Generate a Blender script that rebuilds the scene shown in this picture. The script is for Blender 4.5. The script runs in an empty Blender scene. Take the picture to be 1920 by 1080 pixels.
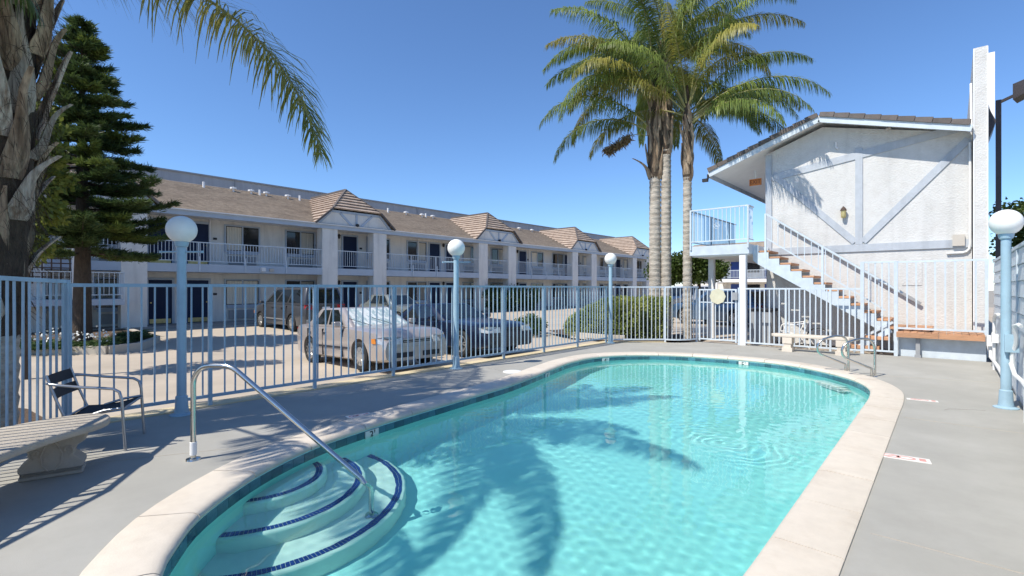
import bpy, bmesh, math, random
import numpy as np
from math import sin, cos, pi, radians as rad, atan2, sqrt, hypot
from mathutils import Vector, Matrix
from mathutils.geometry import tessellate_polygon

random.seed(7)
RNG = np.random.default_rng(11)
SC = bpy.context.scene
COL = SC.collection

# ------------------------------------------------------------------ camera, sky, sun, exposure
# World axes: +Y runs along the motel facade and the pool, +X points from the motel to the pool.
cam_d = bpy.data.cameras.new("camera")
cam = bpy.data.objects.new("camera", cam_d)
COL.objects.link(cam)
cam.location = (0, 0, 1.65)
cam.rotation_euler = (rad(90), 0, rad(41.4))
cam_d.sensor_width = 36.0
cam_d.lens = 36.0 * 930 / 1920
cam_d.clip_start = 0.05
cam_d.clip_end = 2000
SC.camera = cam

SUN_EL = rad(52)
sun_to = Vector((-0.27, -0.963, 0)).normalized()          # horizontal direction towards the sun
W = bpy.data.worlds.new("World")
SC.world = W
W.use_nodes = True
wn = W.node_tree.nodes
wl = W.node_tree.links
bg = wn["Background"]
sky = wn.new("ShaderNodeTexSky")
sky.sky_type = 'NISHITA'
sky.sun_disc = False
sky.sun_elevation = SUN_EL
sky.sun_rotation = atan2(sun_to.x, sun_to.y)
sky.altitude = 0
sky.air_density = 0.95
sky.dust_density = 0.0
sky.ozone_density = 10.0
wl.new(sky.outputs[0], bg.inputs[0])
bg.inputs[1].default_value = 0.15

sun_d = bpy.data.lights.new("sun", 'SUN')
sun_d.energy = 4.6
sun_d.angle = rad(0.5)
sun_d.color = (1.0, 0.94, 0.84)
sun = bpy.data.objects.new("sun", sun_d)
COL.objects.link(sun)
sdir = -(sun_to * cos(SUN_EL) + Vector((0, 0, sin(SUN_EL))))
sun.rotation_euler = sdir.to_track_quat('-Z', 'Y').to_euler()
sun.location = (-10, -30, 40)

SC.view_settings.view_transform = 'Standard'
SC.view_settings.look = 'None'
SC.view_settings.gamma = 1
SC.view_settings.exposure = 0.32
SC.view_settings.use_curve_mapping = False
SC.render.engine = 'CYCLES'
SC.cycles.use_denoising = True
SC.cycles.max_bounces = 8
SC.cycles.transparent_max_bounces = 24

# ------------------------------------------------------------------ materials
def _lin(c):
    return (c[0], c[1], c[2], 1)

def M(name, col, rough=.6, metal=0.0, var=.12, scale=3.0, bump=0.0, bscale=60., col2=None, mixscale=1.2,
      mixw=(.45, .65), rnd=0.0, spec=.5, stretch=None, bdist=.01, coat=0.0, streak=0.0):
    m = bpy.data.materials.new(name)
    m.use_nodes = True
    nt = m.node_tree
    N, L = nt.nodes, nt.links
    b = N["Principled BSDF"]
    b.inputs["Roughness"].default_value = rough
    b.inputs["Metallic"].default_value = metal
    b.inputs["Specular IOR Level"].default_value = spec
    if coat:
        b.inputs["Coat Weight"].default_value = coat
        b.inputs["Coat Roughness"].default_value = .05
    tc = N.new("ShaderNodeTexCoord")
    src = tc.outputs["Object"]
    if stretch:
        mp = N.new("ShaderNodeMapping")
        mp.inputs["Scale"].default_value = stretch
        L.new(src, mp.inputs[0])
        src = mp.outputs[0]
    nz = N.new("ShaderNodeTexNoise")
    nz.inputs["Scale"].default_value = scale
    nz.inputs["Detail"].default_value = 6
    nz.inputs["Roughness"].default_value = .65
    L.new(src, nz.inputs["Vector"])
    mr = N.new("ShaderNodeMapRange")
    mr.inputs[1].default_value = .3
    mr.inputs[2].default_value = .7
    mr.inputs[3].default_value = 1 - var
    mr.inputs[4].default_value = 1 + var
    L.new(nz.outputs[0], mr.inputs[0])
    if col2 is not None:
        n2 = N.new("ShaderNodeTexNoise")
        n2.inputs["Scale"].default_value = mixscale
        n2.inputs["Detail"].default_value = 8
        n2.inputs["Roughness"].default_value = .7
        L.new(src, n2.inputs["Vector"])
        m2 = N.new("ShaderNodeMapRange")
        m2.inputs[1].default_value = mixw[0]
        m2.inputs[2].default_value = mixw[1]
        L.new(n2.outputs[0], m2.inputs[0])
        mx = N.new("ShaderNodeMix")
        mx.data_type = 'RGBA'
        mx.inputs[6].default_value = _lin(col)
        mx.inputs[7].default_value = _lin(col2)
        L.new(m2.outputs[0], mx.inputs[0])
        base = mx.outputs[2]
    else:
        rgb = N.new("ShaderNodeRGB")
        rgb.outputs[0].default_value = _lin(col)
        base = rgb.outputs[0]
    fac = mr.outputs[0]
    if rnd:
        oi = N.new("ShaderNodeObjectInfo")
        r2 = N.new("ShaderNodeMapRange")
        r2.inputs[3].default_value = 1 - rnd
        r2.inputs[4].default_value = 1 + rnd
        L.new(oi.outputs["Random"], r2.inputs[0])
        mu = N.new("ShaderNodeMath")
        mu.operation = 'MULTIPLY'
        L.new(r2.outputs[0], mu.inputs[0])
        L.new(fac, mu.inputs[1])
        fac = mu.outputs[0]
    if streak:
        ms = N.new("ShaderNodeMapping"); ms.inputs["Scale"].default_value = (2.6, 2.6, .22)
        L.new(tc.outputs["Object"], ms.inputs[0])
        ns = N.new("ShaderNodeTexNoise"); ns.inputs["Scale"].default_value = 1.6; ns.inputs["Detail"].default_value = 7
        L.new(ms.outputs[0], ns.inputs["Vector"])
        rs_ = N.new("ShaderNodeMapRange"); rs_.inputs[1].default_value = .5; rs_.inputs[2].default_value = .78
        rs_.inputs[3].default_value = 1; rs_.inputs[4].default_value = 1 - streak
        L.new(ns.outputs[0], rs_.inputs[0])
        m3 = N.new("ShaderNodeMath"); m3.operation = 'MULTIPLY'
        L.new(rs_.outputs[0], m3.inputs[0]); L.new(fac, m3.inputs[1])
        fac = m3.outputs[0]
    sc = N.new("ShaderNodeVectorMath")
    sc.operation = 'SCALE'
    L.new(base, sc.inputs[0])
    L.new(fac, sc.inputs["Scale"])
    L.new(sc.outputs[0], b.inputs["Base Color"])
    if bump:
        n3 = N.new("ShaderNodeTexNoise")
        n3.inputs["Scale"].default_value = bscale
        n3.inputs["Detail"].default_value = 5
        L.new(src, n3.inputs["Vector"])
        bp = N.new("ShaderNodeBump")
        bp.inputs["Strength"].default_value = bump
        bp.inputs["Distance"].default_value = bdist
        L.new(n3.outputs[0], bp.inputs["Height"])
        L.new(bp.outputs[0], b.inputs["Normal"])
    return m

def leaf_mat(name, col, col2, trans=.35, mixscale=.8, rough=.5):
    m = M(name, col, rough=rough, var=.35, scale=9, col2=col2, mixscale=mixscale, mixw=(.4, .62), rnd=.12, spec=.3)
    nt = m.node_tree
    N, L = nt.nodes, nt.links
    b = N["Principled BSDF"]
    out = N["Material Output"]
    src = b.inputs["Base Color"].links[0].from_socket
    tr = N.new("ShaderNodeBsdfTranslucent")
    L.new(src, tr.inputs[0])
    mx = N.new("ShaderNodeMixShader")
    mx.inputs[0].default_value = trans
    L.new(b.outputs[0], mx.inputs[1])
    L.new(tr.outputs[0], mx.inputs[2])
    L.new(mx.outputs[0], out.inputs[0])
    return m

MT = {}
MT['deck'] = M('deck_paint', (.345, .335, .30), rough=.75, var=.07, scale=1.3, bump=.25, bscale=160, col2=(.39, .38, .345), mixscale=.55, bdist=.004)
MT['coping'] = M('coping_cream', (.63, .565, .475), rough=.7, var=.05, scale=9, bump=.3, bscale=90, col2=(.53, .455, .365), mixscale=1.6, mixw=(.5, .8), rnd=.04, bdist=.004)
MT['parking'] = M('parking_concrete', (.47, .40, .315), rough=.85, var=.07, scale=.8, bump=.3, bscale=60, col2=(.38, .325, .255), mixscale=.35, mixw=(.48, .72))
MT['ground'] = M('ground_dry', (.32, .29, .24), rough=.9, var=.1, scale=.2)
MT['kerb'] = M('kerb_concrete', (.50, .45, .37), rough=.85, var=.1, scale=3, bump=.3)
MT['kerb_tan'] = M('kerb_tan', (.60, .50, .32), rough=.8, var=.12, scale=3, bump=.3)
MT['soil'] = M('planter_soil', (.10, .065, .04), rough=.95, var=.3, scale=9, bump=.8, bscale=30, bdist=.03)
MT['walk'] = M('walk_concrete', (.33, .30, .27), rough=.85, var=.1, scale=1.5, bump=.2)
MT['plaster'] = M('pool_plaster_water_tint', (.43, .81, .775), rough=.8, var=.05, scale=2, col2=(.38, .76, .735), mixscale=1.0)  # light absorbed by the deeper water is put into this plaster colour
MT['stepplaster'] = M('step_plaster_white', (.76, .83, .76), rough=.8, var=.05, scale=2, col2=(.68, .78, .72), mixscale=1.5)
MT['tile'] = M('waterline_tile', (.055, .16, .20), rough=.18, var=.25, scale=14, rnd=.35)
MT['steptile'] = M('step_tile', (.012, .05, .26), rough=.25, var=.3, scale=30, rnd=.4)
MT['white'] = M('white_paint', (.78, .78, .77), rough=.5, var=.04, scale=3)
MT['stucco'] = M('white_stucco', (.60, .595, .575), rough=.9, streak=.13, var=.07, scale=.9, bump=.5, bscale=24, col2=(.55, .54, .515), mixscale=5, mixw=(.45, .7), bdist=.03)
MT['mstucco'] = M('motel_stucco', (.75, .735, .69), rough=.9, streak=.2, var=.05, scale=1.2, bump=.5, bscale=30, col2=(.66, .65, .62), mixscale=1.6, mixw=(.5, .75), bdist=.02)
MT['trim'] = M('trim_bluegrey', (.43, .465, .505), rough=.7, streak=.25, var=.08, scale=6, bump=.3, bscale=30)
MT['mtrim'] = M('motel_trim', (.42, .49, .57), rough=.65, var=.06, scale=2)
MT['iron'] = M('blue_iron_paint', (.34, .47, .56), rough=.45, var=.12, scale=5, col2=(.24, .20, .17), mixscale=16, mixw=(.66, .74), rnd=.06)
MT['ironw'] = M('pale_blue_iron_paint', (.55, .615, .665), rough=.45, var=.10, scale=5, col2=(.36, .34, .32), mixscale=14, mixw=(.67, .76), rnd=.05)
MT['lampblue'] = M('lamp_blue_paint', (.33, .48, .57), rough=.4, var=.1, scale=5, streak=.2)
MT['globe'] = M('milk_globe', (.84, .84, .80), rough=.45, var=.05, scale=4, streak=.12)
MT['steel'] = M('steel_tube', (.62, .60, .56), rough=.22, metal=1, var=.08, scale=6)
MT['alu'] = M('dull_aluminium', (.40, .42, .45), rough=.35, metal=.9, var=.1, scale=5)
MT['sling'] = M('black_sling', (.025, .025, .03), rough=.7, var=.2, scale=40)
MT['beige_sling'] = M('beige_sling', (.5, .47, .38), rough=.8, var=.1, scale=20)
MT['caststone'] = M('cast_stone', (.44, .39, .32), rough=.9, var=.15, scale=6, bump=.6, bscale=45, col2=(.30, .28, .25), mixscale=3, mixw=(.45, .75), bdist=.01)
MT['dark'] = M('dark_paint', (.02, .02, .025), rough=.5)
MT['brownpole'] = M('brown_pole', (.035, .03, .032), rough=.45)
MT['door'] = M('navy_door', (.010, .022, .062), rough=.6, var=.08, spec=.25)
MT['bdoor'] = M('bright_blue_door', (.03, .07, .30), rough=.4, var=.08)
MT['brass'] = M('brass', (.55, .45, .2), rough=.4, metal=.6, var=.25, scale=8)
MT['glass'] = M('dark_glass', (.018, .02, .022), rough=.06, var=.2, scale=1.0, spec=.7)
MT['cglass'] = M('car_glass', (.012, .016, .018), rough=.04, spec=.8)
MT['curtain'] = M('curtain', (.50, .47, .40), rough=.7, rnd=.45, var=.2, scale=1.0, stretch=(1, 14, .2))
MT['shingle'] = M('brown_shingle', (.32, .255, .19), rough=.9, var=.3, scale=5, bump=.5, bscale=22, col2=(.22, .17, .125), mixscale=.9, mixw=(.45, .7), stretch=(1, 1, 3), bdist=.02)
MT['rtile'] = M('tan_roof_tile', (.42, .335, .265), rough=.85, var=.22, scale=4, bump=.3, bscale=20, col2=(.33, .25, .195), mixscale=2.5)
MT['dtile'] = M('dark_roof_tile', (.13, .11, .10), rough=.75, var=.2, scale=5, rnd=.22)
MT['wood'] = M('redwood_board', (.50, .27, .15), rough=.7, var=.22, scale=6, stretch=(1.2, 12, 12), rnd=.18, bump=.2, bscale=40)
MT['woodb'] = M('brown_timber', (.09, .06, .045), rough=.8, var=.2, scale=6, rnd=.1)
MT['warehouse'] = M('grey_warehouse', (.38, .395, .415), rough=.85, var=.1, scale=.7, col2=(.31, .32, .34), mixscale=1.3, mixw=(.5, .72), stretch=(1, 2.5, .25))
MT['greybox'] = M('grey_box', (.30, .31, .32), rough=.6, var=.08)
MT['beige'] = M('beige_box', (.50, .46, .40), rough=.6, var=.08)
MT['trunk_grey'] = M('palm_trunk', (.47, .42, .35), rough=.95, var=.25, scale=5, bump=.7, bscale=14, col2=(.29, .25, .20), mixscale=3, stretch=(1, 1, 2.6), bdist=.03)
MT['boot'] = M('palm_boot', (.40, .30, .20), rough=.9, var=.45, scale=6, bump=.9, bscale=16, col2=(.17, .11, .065), mixscale=2.2, stretch=(3.5, 3.5, .5), mixw=(.4, .62), rnd=.25, bdist=.02)
MT['bootgrey'] = M('palm_boot_grey', (.40, .345, .275), rough=.9, var=.45, scale=6, bump=1., bscale=18, col2=(.19, .13, .085), mixscale=2.2, stretch=(4.5, 4.5, .4), mixw=(.46, .62), rnd=.25, bdist=.02)
MT['fibre'] = M('palm_fibre', (.085, .06, .04), rough=.95, var=.45, scale=10, bump=1., bscale=40, stretch=(3, 3, .8), bdist=.03)
MT['frond'] = leaf_mat('palm_frond', (.25, .31, .07), (.145, .21, .055), trans=.4, mixscale=.9, rough=.4)
MT['frond2'] = leaf_mat('palm_frond_yellow', (.34, .305, .07), (.19, .22, .05), trans=.4, mixscale=1.1, rough=.4)
MT['frond3'] = leaf_mat('palm_frond_deep', (.18, .225, .06), (.11, .155, .045), trans=.38, mixscale=.9, rough=.4)
MT['rachis'] = M('palm_rachis', (.27, .25, .09), rough=.5, var=.2, scale=3)
MT['fruit'] = M('palm_fruit', (.20, .13, .06), rough=.9, var=.4, scale=20)
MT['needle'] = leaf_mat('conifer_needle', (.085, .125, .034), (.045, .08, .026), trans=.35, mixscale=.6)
MT['needle_sunlit'] = leaf_mat('conifer_needle_sunlit', (.15, .19, .04), (.09, .13, .03), trans=.3, mixscale=.6)  # paler needle copy, stands in for sunlight on the foliage
MT['bark'] = M('conifer_bark', (.07, .05, .035), rough=.95, var=.35, scale=7, bump=.9, bscale=18, stretch=(2, 2, .7), bdist=.03)
MT['hedge'] = leaf_mat('hedge_leaf', (.40, .43, .13), (.22, .28, .08), trans=.4, mixscale=1.4)
MT['hedgecore'] = M('hedge_core', (.04, .05, .02), rough=.95)
MT['leaf'] = leaf_mat('tree_leaf', (.085, .13, .025), (.05, .085, .018), trans=.35, mixscale=.6)
MT['leafy'] = leaf_mat('tree_leaf_yellow', (.19, .21, .035), (.11, .145, .03), trans=.4, mixscale=.8)
MT['shrub'] = leaf_mat('shrub_leaf', (.09, .14, .045), (.05, .09, .03), trans=.3)
MT['petal'] = M('white_petal', (.75, .75, .70), rough=.7)
MT['silver'] = M('champagne_car_paint', (.47, .415, .38), rough=.30, metal=.45, var=.02, coat=.6)
MT['navy'] = M('navy_car_paint', (.006, .010, .028), rough=.3, var=.02, coat=.3)
MT['vanpaint'] = M('grey_van_paint', (.075, .078, .085), rough=.3, metal=.3, var=.02, coat=.7)
MT['vanlow'] = M('van_cladding', (.30, .30, .30), rough=.4, metal=.3, var=.05)
MT['greycar'] = M('grey_green_car_paint', (.20, .22, .21), rough=.3, metal=.3, var=.02, coat=.7)
MT['bluecar'] = M('steel_blue_car_paint', (.05, .10, .17), rough=.25, metal=.3, var=.02, coat=.8)
MT['whitecar'] = M('white_car_paint', (.72, .73, .74), rough=.3, var=.02, coat=.7)
MT['tyre'] = M('tyre', (.018, .018, .018), rough=.8)
MT['hub'] = M('hubcap', (.50, .49, .47), rough=.3, metal=.7, var=.1)
MT['lens'] = M('lamp_lens', (.62, .62, .60), rough=.12, metal=.35, var=.15, scale=12)
MT['amber'] = M('amber_lens', (.65, .22, .03), rough=.2)
MT['red'] = M('red_lens', (.42, .02, .02), rough=.2)
MT['sunshade'] = M('windscreen_sunshade', (.34, .44, .45), rough=.4, var=.1, scale=2.5, col2=(.66, .69, .67), mixscale=4.5, mixw=(.47, .52), stretch=(.6, 1.6, 1))
MT['exit'] = M('exit_orange', (.62, .20, .04), rough=.5)
MT['exitdark'] = M('exit_letter', (.14, .03, .01), rough=.5)
MT['signcream'] = M('sign_cream', (.58, .55, .40), rough=.6)
MT['marker'] = M('marker_tile', (.72, .70, .66), rough=.4, var=.06)
MT['pinkprint'] = M('faded_red_print', (.62, .30, .26), rough=.5)
MT['black'] = M('black_print', (.015, .015, .015), rough=.4)
MT['pipe'] = M('white_pipe', (.74, .74, .72), rough=.45, var=.05)
MT['red_sign'] = M('faded_pink_sign', (.6, .25, .25), rough=.5)

# pool water: real waves in the mesh, a Fresnel mix of mirror and refraction (the sun reaches the floor as caustics)
def water_mat():
    m = bpy.data.materials.new('pool_water')
    m.use_nodes = True
    nt = m.node_tree
    N, L = nt.nodes, nt.links
    N.remove(N["Principled BSDF"])
    out = N["Material Output"]
    fr = N.new("ShaderNodeFresnel"); fr.inputs[0].default_value = 1.33
    rf = N.new("ShaderNodeBsdfRefraction"); rf.inputs["IOR"].default_value = 1.33; rf.inputs["Roughness"].default_value = 0.0
    rf.inputs["Color"].default_value = (.81, .98, .975, 1)
    gl = N.new("ShaderNodeBsdfGlossy"); gl.inputs["Roughness"].default_value = 0.0
    mx = N.new("ShaderNodeMixShader")
    L.new(fr.outputs[0], mx.inputs[0]); L.new(rf.outputs[0], mx.inputs[1]); L.new(gl.outputs[0], mx.inputs[2])
    L.new(mx.outputs[0], out.inputs[0])
    return m
MT['water'] = water_mat()

# ------------------------------------------------------------------ mesh helpers
def origin(o):
    v = Vector((0, 0, 0))
    while o is not None:
        v += o.location
        o = o.parent
    return v

def tag(o, label=None, cat=None, group=None, kind=None):
    if label: o["label"] = label
    if cat: o["category"] = cat
    if group: o["group"] = group
    if kind: o["kind"] = kind
    return o

def thing(name, label, cat, loc=(0, 0, 0), rz=0.0, group=None):
    o = bpy.data.objects.new(name, None)
    o.empty_display_size = .1
    COL.objects.link(o)
    o.location = loc
    o.rotation_euler = (0, 0, rz)
    return tag(o, label, cat, group)

def link(name, me, parent=None, loc=(0, 0, 0), rot=(0, 0, 0), kind=None, label=None):
    o = bpy.data.objects.new(name, me)
    COL.objects.link(o)
    o.location = loc
    o.rotation_euler = rot
    if parent is not None: o.parent = parent
    return tag(o, label, None, None, kind)

class MB:
    def __init__(s):
        s.v = []; s.f = []
    def add(s, vs, fs):
        n = len(s.v)
        s.v += [tuple(map(float, p)) for p in vs]
        s.f += [tuple(i + n for i in q) for q in fs]
        return s
    def box(s, x0, x1, y0, y1, z0, z1):
        return s.add([(x0, y0, z0), (x1, y0, z0), (x1, y1, z0), (x0, y1, z0), (x0, y0, z1), (x1, y0, z1), (x1, y1, z1), (x0, y1, z1)],
                     [(0, 3, 2, 1), (4, 5, 6, 7), (0, 1, 5, 4), (1, 2, 6, 5), (2, 3, 7, 6), (3, 0, 4, 7)])
    def cbox(s, c, d):
        return s.box(c[0] - d[0] / 2, c[0] + d[0] / 2, c[1] - d[1] / 2, c[1] + d[1] / 2, c[2] - d[2] / 2, c[2] + d[2] / 2)
    def bar(s, a, b, w, h, up=(0, 0, 1)):
        a = Vector(a); b = Vector(b)
        t = (b - a).normalized()
        u = Vector(up)
        sd = t.cross(u)
        if sd.length < 1e-4: sd = t.cross(Vector((1, 0, 0)))
        sd.normalize()
        u = sd.cross(t).normalized()
        vs = []
        for p in (a, b):
            for i, j in ((-1, -1), (1, -1), (1, 1), (-1, 1)):
                vs.append(p + sd * (i * w / 2) + u * (j * h / 2))
        return s.add(vs, [(0, 1, 2, 3), (7, 6, 5, 4), (0, 4, 5, 1), (1, 5, 6, 2), (2, 6, 7, 3), (3, 7, 4, 0)])
    def extr(s, poly, vec):
        n = len(poly)
        vec = Vector(vec)
        p0 = [Vector(p) for p in poly]
        p1 = [p + vec for p in p0]
        return s.add(p0 + p1, [tuple(range(n))[::-1], tuple(range(n, 2 * n))] + [(i, (i + 1) % n, n + (i + 1) % n, n + i) for i in range(n)])
    def tube(s, path, r, n=8, cap=True):
        path = [Vector(p) for p in path]
        rr = r if isinstance(r, (list, tuple)) else [r] * len(path)
        ref = None
        vs = []; fs = []
        for i, p in enumerate(path):
            t = (path[min(i + 1, len(path) - 1)] - path[max(i - 1, 0)]).normalized()
            if ref is None:
                ref = t.cross(Vector((0, 0, 1)))
                if ref.length < .05: ref = t.cross(Vector((1, 0, 0)))
            ref = (ref - t * ref.dot(t)).normalized()
            bn = t.cross(ref)
            for k in range(n):
                a = 2 * pi * k / n
                vs.append(p + (ref * cos(a) + bn * sin(a)) * rr[i])
        for i in range(len(path) - 1):
            for k in range(n):
                fs.append((i * n + k, i * n + (k + 1) % n, (i + 1) * n + (k + 1) % n, (i + 1) * n + k))
        if cap:
            fs.append(tuple(range(n))[::-1])
            fs.append(tuple(range((len(path) - 1) * n, len(path) * n)))
        return s.add(vs, fs)
    def lathe(s, prof, n=20, c=(0, 0, 0)):
        vs = []; fs = []
        for r, z in prof:
            for k in range(n):
                a = 2 * pi * k / n
                vs.append((c[0] + r * cos(a), c[1] + r * sin(a), c[2] + z))
        for i in range(len(prof) - 1):
            for k in range(n):
                fs.append((i * n + k, i * n + (k + 1) % n, (i + 1) * n + (k + 1) % n, (i + 1) * n + k))
        fs.append(tuple(range(n))[::-1]); fs.append(tuple(range((len(prof) - 1) * n, len(prof) * n)))
        return s.add(vs, fs)
    def disc(s, c, ax, r, th, n=20):
        ax = Vector(ax).normalized()
        return s.tube([Vector(c), Vector(c) + ax * th], r, n)
    def mesh(s, name, mat, smooth=False, bevel=0, norm=True, seg=1):
        me = bpy.data.meshes.new(name)
        me.from_pydata(s.v, [], s.f)
        if norm or bevel:
            bm = bmesh.new(); bm.from_mesh(me)
            if bevel:
                bmesh.ops.remove_doubles(bm, verts=bm.verts, dist=1e-5)
                bmesh.ops.bevel(bm, geom=list(bm.edges), offset=bevel, segments=seg, profile=.5, affect='EDGES')
            bmesh.ops.recalc_face_normals(bm, faces=bm.faces)
            bm.to_mesh(me); bm.free()
        if mat: me.materials.append(mat)
        if smooth:
            me.polygons.foreach_set("use_smooth", [True] * len(me.polygons))
            if smooth != 'all':
                try: me.set_sharp_from_angle(angle=rad(38))
                except Exception: pass
        return me
    def build(s, name, mat, parent=None, kind=None, label=None, cat=None, group=None, smooth=False, bevel=0, world=True, norm=True, seg=1):
        if parent is not None and world:
            o = origin(parent)
            s.v = [(p[0] - o.x, p[1] - o.y, p[2] - o.z) for p in s.v]
        me = s.mesh(name, mat, smooth, bevel, norm, seg)
        ob = bpy.data.objects.new(name, me)
        COL.objects.link(ob)
        if parent is not None: ob.parent = parent
        return tag(ob, label, cat, group, kind)

def poly_sheet(name, mat, outer, holes=(), z=0.0, kind='structure', parent=None):
    loops = [[Vector((p[0], p[1], 0)) for p in outer]] + [[Vector((p[0], p[1], 0)) for p in h] for h in holes]
    tris = tessellate_polygon(loops)
    vs = [(p.x, p.y, z) for lp in loops for p in lp]
    me = bpy.data.meshes.new(name)
    me.from_pydata(vs, [], [tuple(t) for t in tris])
    bm = bmesh.new(); bm.from_mesh(me)
    for f in bm.faces:
        f.normal_update()
        if f.normal.z < 0: f.normal_flip()
    bm.to_mesh(me); bm.free()
    me.materials.append(mat)
    o = bpy.data.objects.new(name, me)
    COL.objects.link(o)
    if parent: o.parent = parent
    return tag(o, kind=kind)

def np_mesh(name, verts, faces, mat, parent=None, kind=None, smooth=False):
    """verts (n,3) array, faces (m,k) array of one polygon size."""
    me = bpy.data.meshes.new(name)
    k = faces.shape[1]
    me.vertices.add(len(verts)); me.vertices.foreach_set("co", verts.astype(np.float32).ravel())
    me.loops.add(faces.size); me.loops.foreach_set("vertex_index", faces.astype(np.int32).ravel())
    me.polygons.add(len(faces)); me.polygons.foreach_set("loop_start", np.arange(0, faces.size, k, dtype=np.int32))
    me.update(calc_edges=True)
    me.materials.append(mat)
    if smooth: me.polygons.foreach_set("use_smooth", [True] * len(me.polygons))
    o = bpy.data.objects.new(name, me)
    COL.objects.link(o)
    if parent: o.parent = parent
    return tag(o, kind=kind)

def unit(a):
    return a / np.maximum(np.linalg.norm(a, axis=-1, keepdims=True), 1e-9)

def blades(P, D, length, width, droop=.0):
    """tapered leaf blades: base P (n,3), direction D (n,3); 2 quads each (last one pinched)."""
    n = len(P)
    D = unit(D)
    rnd = RNG.normal(size=(n, 3))
    S = unit(np.cross(D, rnd))
    Ln = np.broadcast_to(np.asarray(length, float), (n,))[:, None]
    Wd = np.broadcast_to(np.asarray(width, float), (n,))[:, None]
    dn = np.array([0, 0, -1.0])
    p0 = P; p1 = P + D * Ln * .5 + dn * droop * Ln * .15; p2 = P + D * Ln + dn * droop * Ln * .6
    V = np.stack([p0 - S * Wd * .25, p0 + S * Wd * .25, p1 - S * Wd * .5, p1 + S * Wd * .5, p2 - S * Wd * .08, p2 + S * Wd * .08], 1)
    b = np.arange(n)[:, None] * 6
    Fq = np.concatenate([b + np.array([[0, 1, 3, 2]]), b + np.array([[2, 3, 5, 4]])], 0)
    return V.reshape(-1, 3), Fq

def smooth_closed(pts, per=8):
    out = []
    n = len(pts)
    for i in range(n):
        p0, p1, p2, p3 = [np.array(pts[(i + k - 1) % n], float) for k in range(4)]
        for j in range(per):
            t = j / per
            out.append(.5 * ((2 * p1) + (-p0 + p2) * t + (2 * p0 - 5 * p1 + 4 * p2 - p3) * t * t + (-p0 + 3 * p1 - 3 * p2 + p3) * t ** 3))
    return np.array(out)

def resample(pts, step):
    pts = np.vstack([pts, pts[:1]])
    seg = np.linalg.norm(np.diff(pts, axis=0), axis=1)
    s = np.concatenate([[0], np.cumsum(seg)])
    n = int(round(s[-1] / step))
    q = np.linspace(0, s[-1], n, endpoint=False)
    return np.stack([np.interp(q, s, pts[:, 0]), np.interp(q, s, pts[:, 1])], 1)
# ------------------------------------------------------------------ ground, parking lot, deck
GX = [(-23.9, .0), (-20, -.03), (-16, -.10), (-12.5, -.16), (-10, -.10), (-8, -.045)]
def lot_z(x):
    return float(np.interp(x, [g[0] for g in GX], [g[1] for g in GX]))

poly_sheet('ground', MT['ground'], [(-400, -300), (400, -300), (400, 500), (-400, 500)], [[(-8.3, -6), (-8.3, 16), (1.0, 16), (1.0, -6)]], z=-.32)
mb = MB()
ys = np.linspace(-30, 62, 24)
for i in range(len(GX)):
    for y in ys: mb.v.append((GX[i][0], y, GX[i][1]))
n = len(ys)
for i in range(len(GX) - 1):
    for j in range(n - 1):
        mb.f.append((i * n + j, (i + 1) * n + j, (i + 1) * n + j + 1, i * n + j + 1))
tag(mb.build('parking_lot', MT['parking'], norm=False), kind='structure')
poly_sheet('driveway', MT['parking'], [(-8, 15.3), (.3, 15.3), (.3, 62), (-8, 62)], z=-.045)
poly_sheet('far_street', MT['parking'], [(1.0, -6), (40, -6), (40, 60), (1.0, 60)], z=-.05)

POOL = [(-3.4, .79), (-3.78, .98), (-4.17, 1.26), (-4.66, 1.84), (-5.02, 2.55), (-5.2, 3.25), (-5.33, 4.0), (-5.48, 5.08), (-5.64, 6.25), (-5.86, 7.2),
        (-6.13, 8.2), (-6.38, 9.3), (-6.36, 10.35), (-5.85, 11.25), (-5.05, 11.85), (-4.16, 12.1), (-3.4, 12.15), (-2.6, 12.0), (-1.9, 11.52), (-1.32, 10.85),
        (-1.0, 10.1), (-.9, 9.3), (-.89, 8.0), (-.885, 6.74), (-.88, 5.28), (-.875, 3.9), (-.88, 2.8), (-.95, 1.9), (-1.3, 1.15), (-1.9, .7), (-2.7, .6)]
pool_line = resample(smooth_closed(POOL, 10), .05)
def outset(pts, d):
    t = np.roll(pts, -2, 0) - np.roll(pts, 2, 0)
    t = t / np.linalg.norm(t, axis=1, keepdims=True)
    nrm = np.stack([t[:, 1], -t[:, 0]], 1)
    area = .5 * np.sum(pts[:, 0] * np.roll(pts[:, 1], -1) - np.roll(pts[:, 0], -1) * pts[:, 1])
    if area < 0: nrm = -nrm
    return pts + nrm * d
cop_out = outset(pool_line, .40)

deck_out = [(-7.7, .95), (-7.7, 13.2), (-6.46, 14.33), (-6.05, 14.72), (-5.82, 15.3), (.76, 15.3), (.76, -5.5), (-4.6, -5.5), (-5.4, -.5)]
poly_sheet('pool_deck', MT['deck'], deck_out, [[tuple(p) for p in outset(pool_line, .392)[::3]]], z=0.0)
m = MB()
for (a, b2) in (((-.40, 4.1), (.74, 4.1)), ((-.44, 8.05), (.74, 8.05)), ((-.95, 11.6), (.74, 12.1)), ((-7.6, 5.2), (-6.05, 5.2)), ((-7.6, 9.0), (-6.9, 9.0)), ((-4.4, 12.75), (-4.4, 15.2)), ((-1.9, 12.2), (-1.9, 15.0)), ((-6.6, -.2), (-5.55, 1.9))):
    m.bar((a[0], a[1], .0005), (b2[0], b2[1], .0005), .008, .003)
m.build('control_joint', MT['caststone'], bpy.data.objects['pool_deck'], kind='stuff')
crk = random.Random(12)
m = MB()
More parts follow.
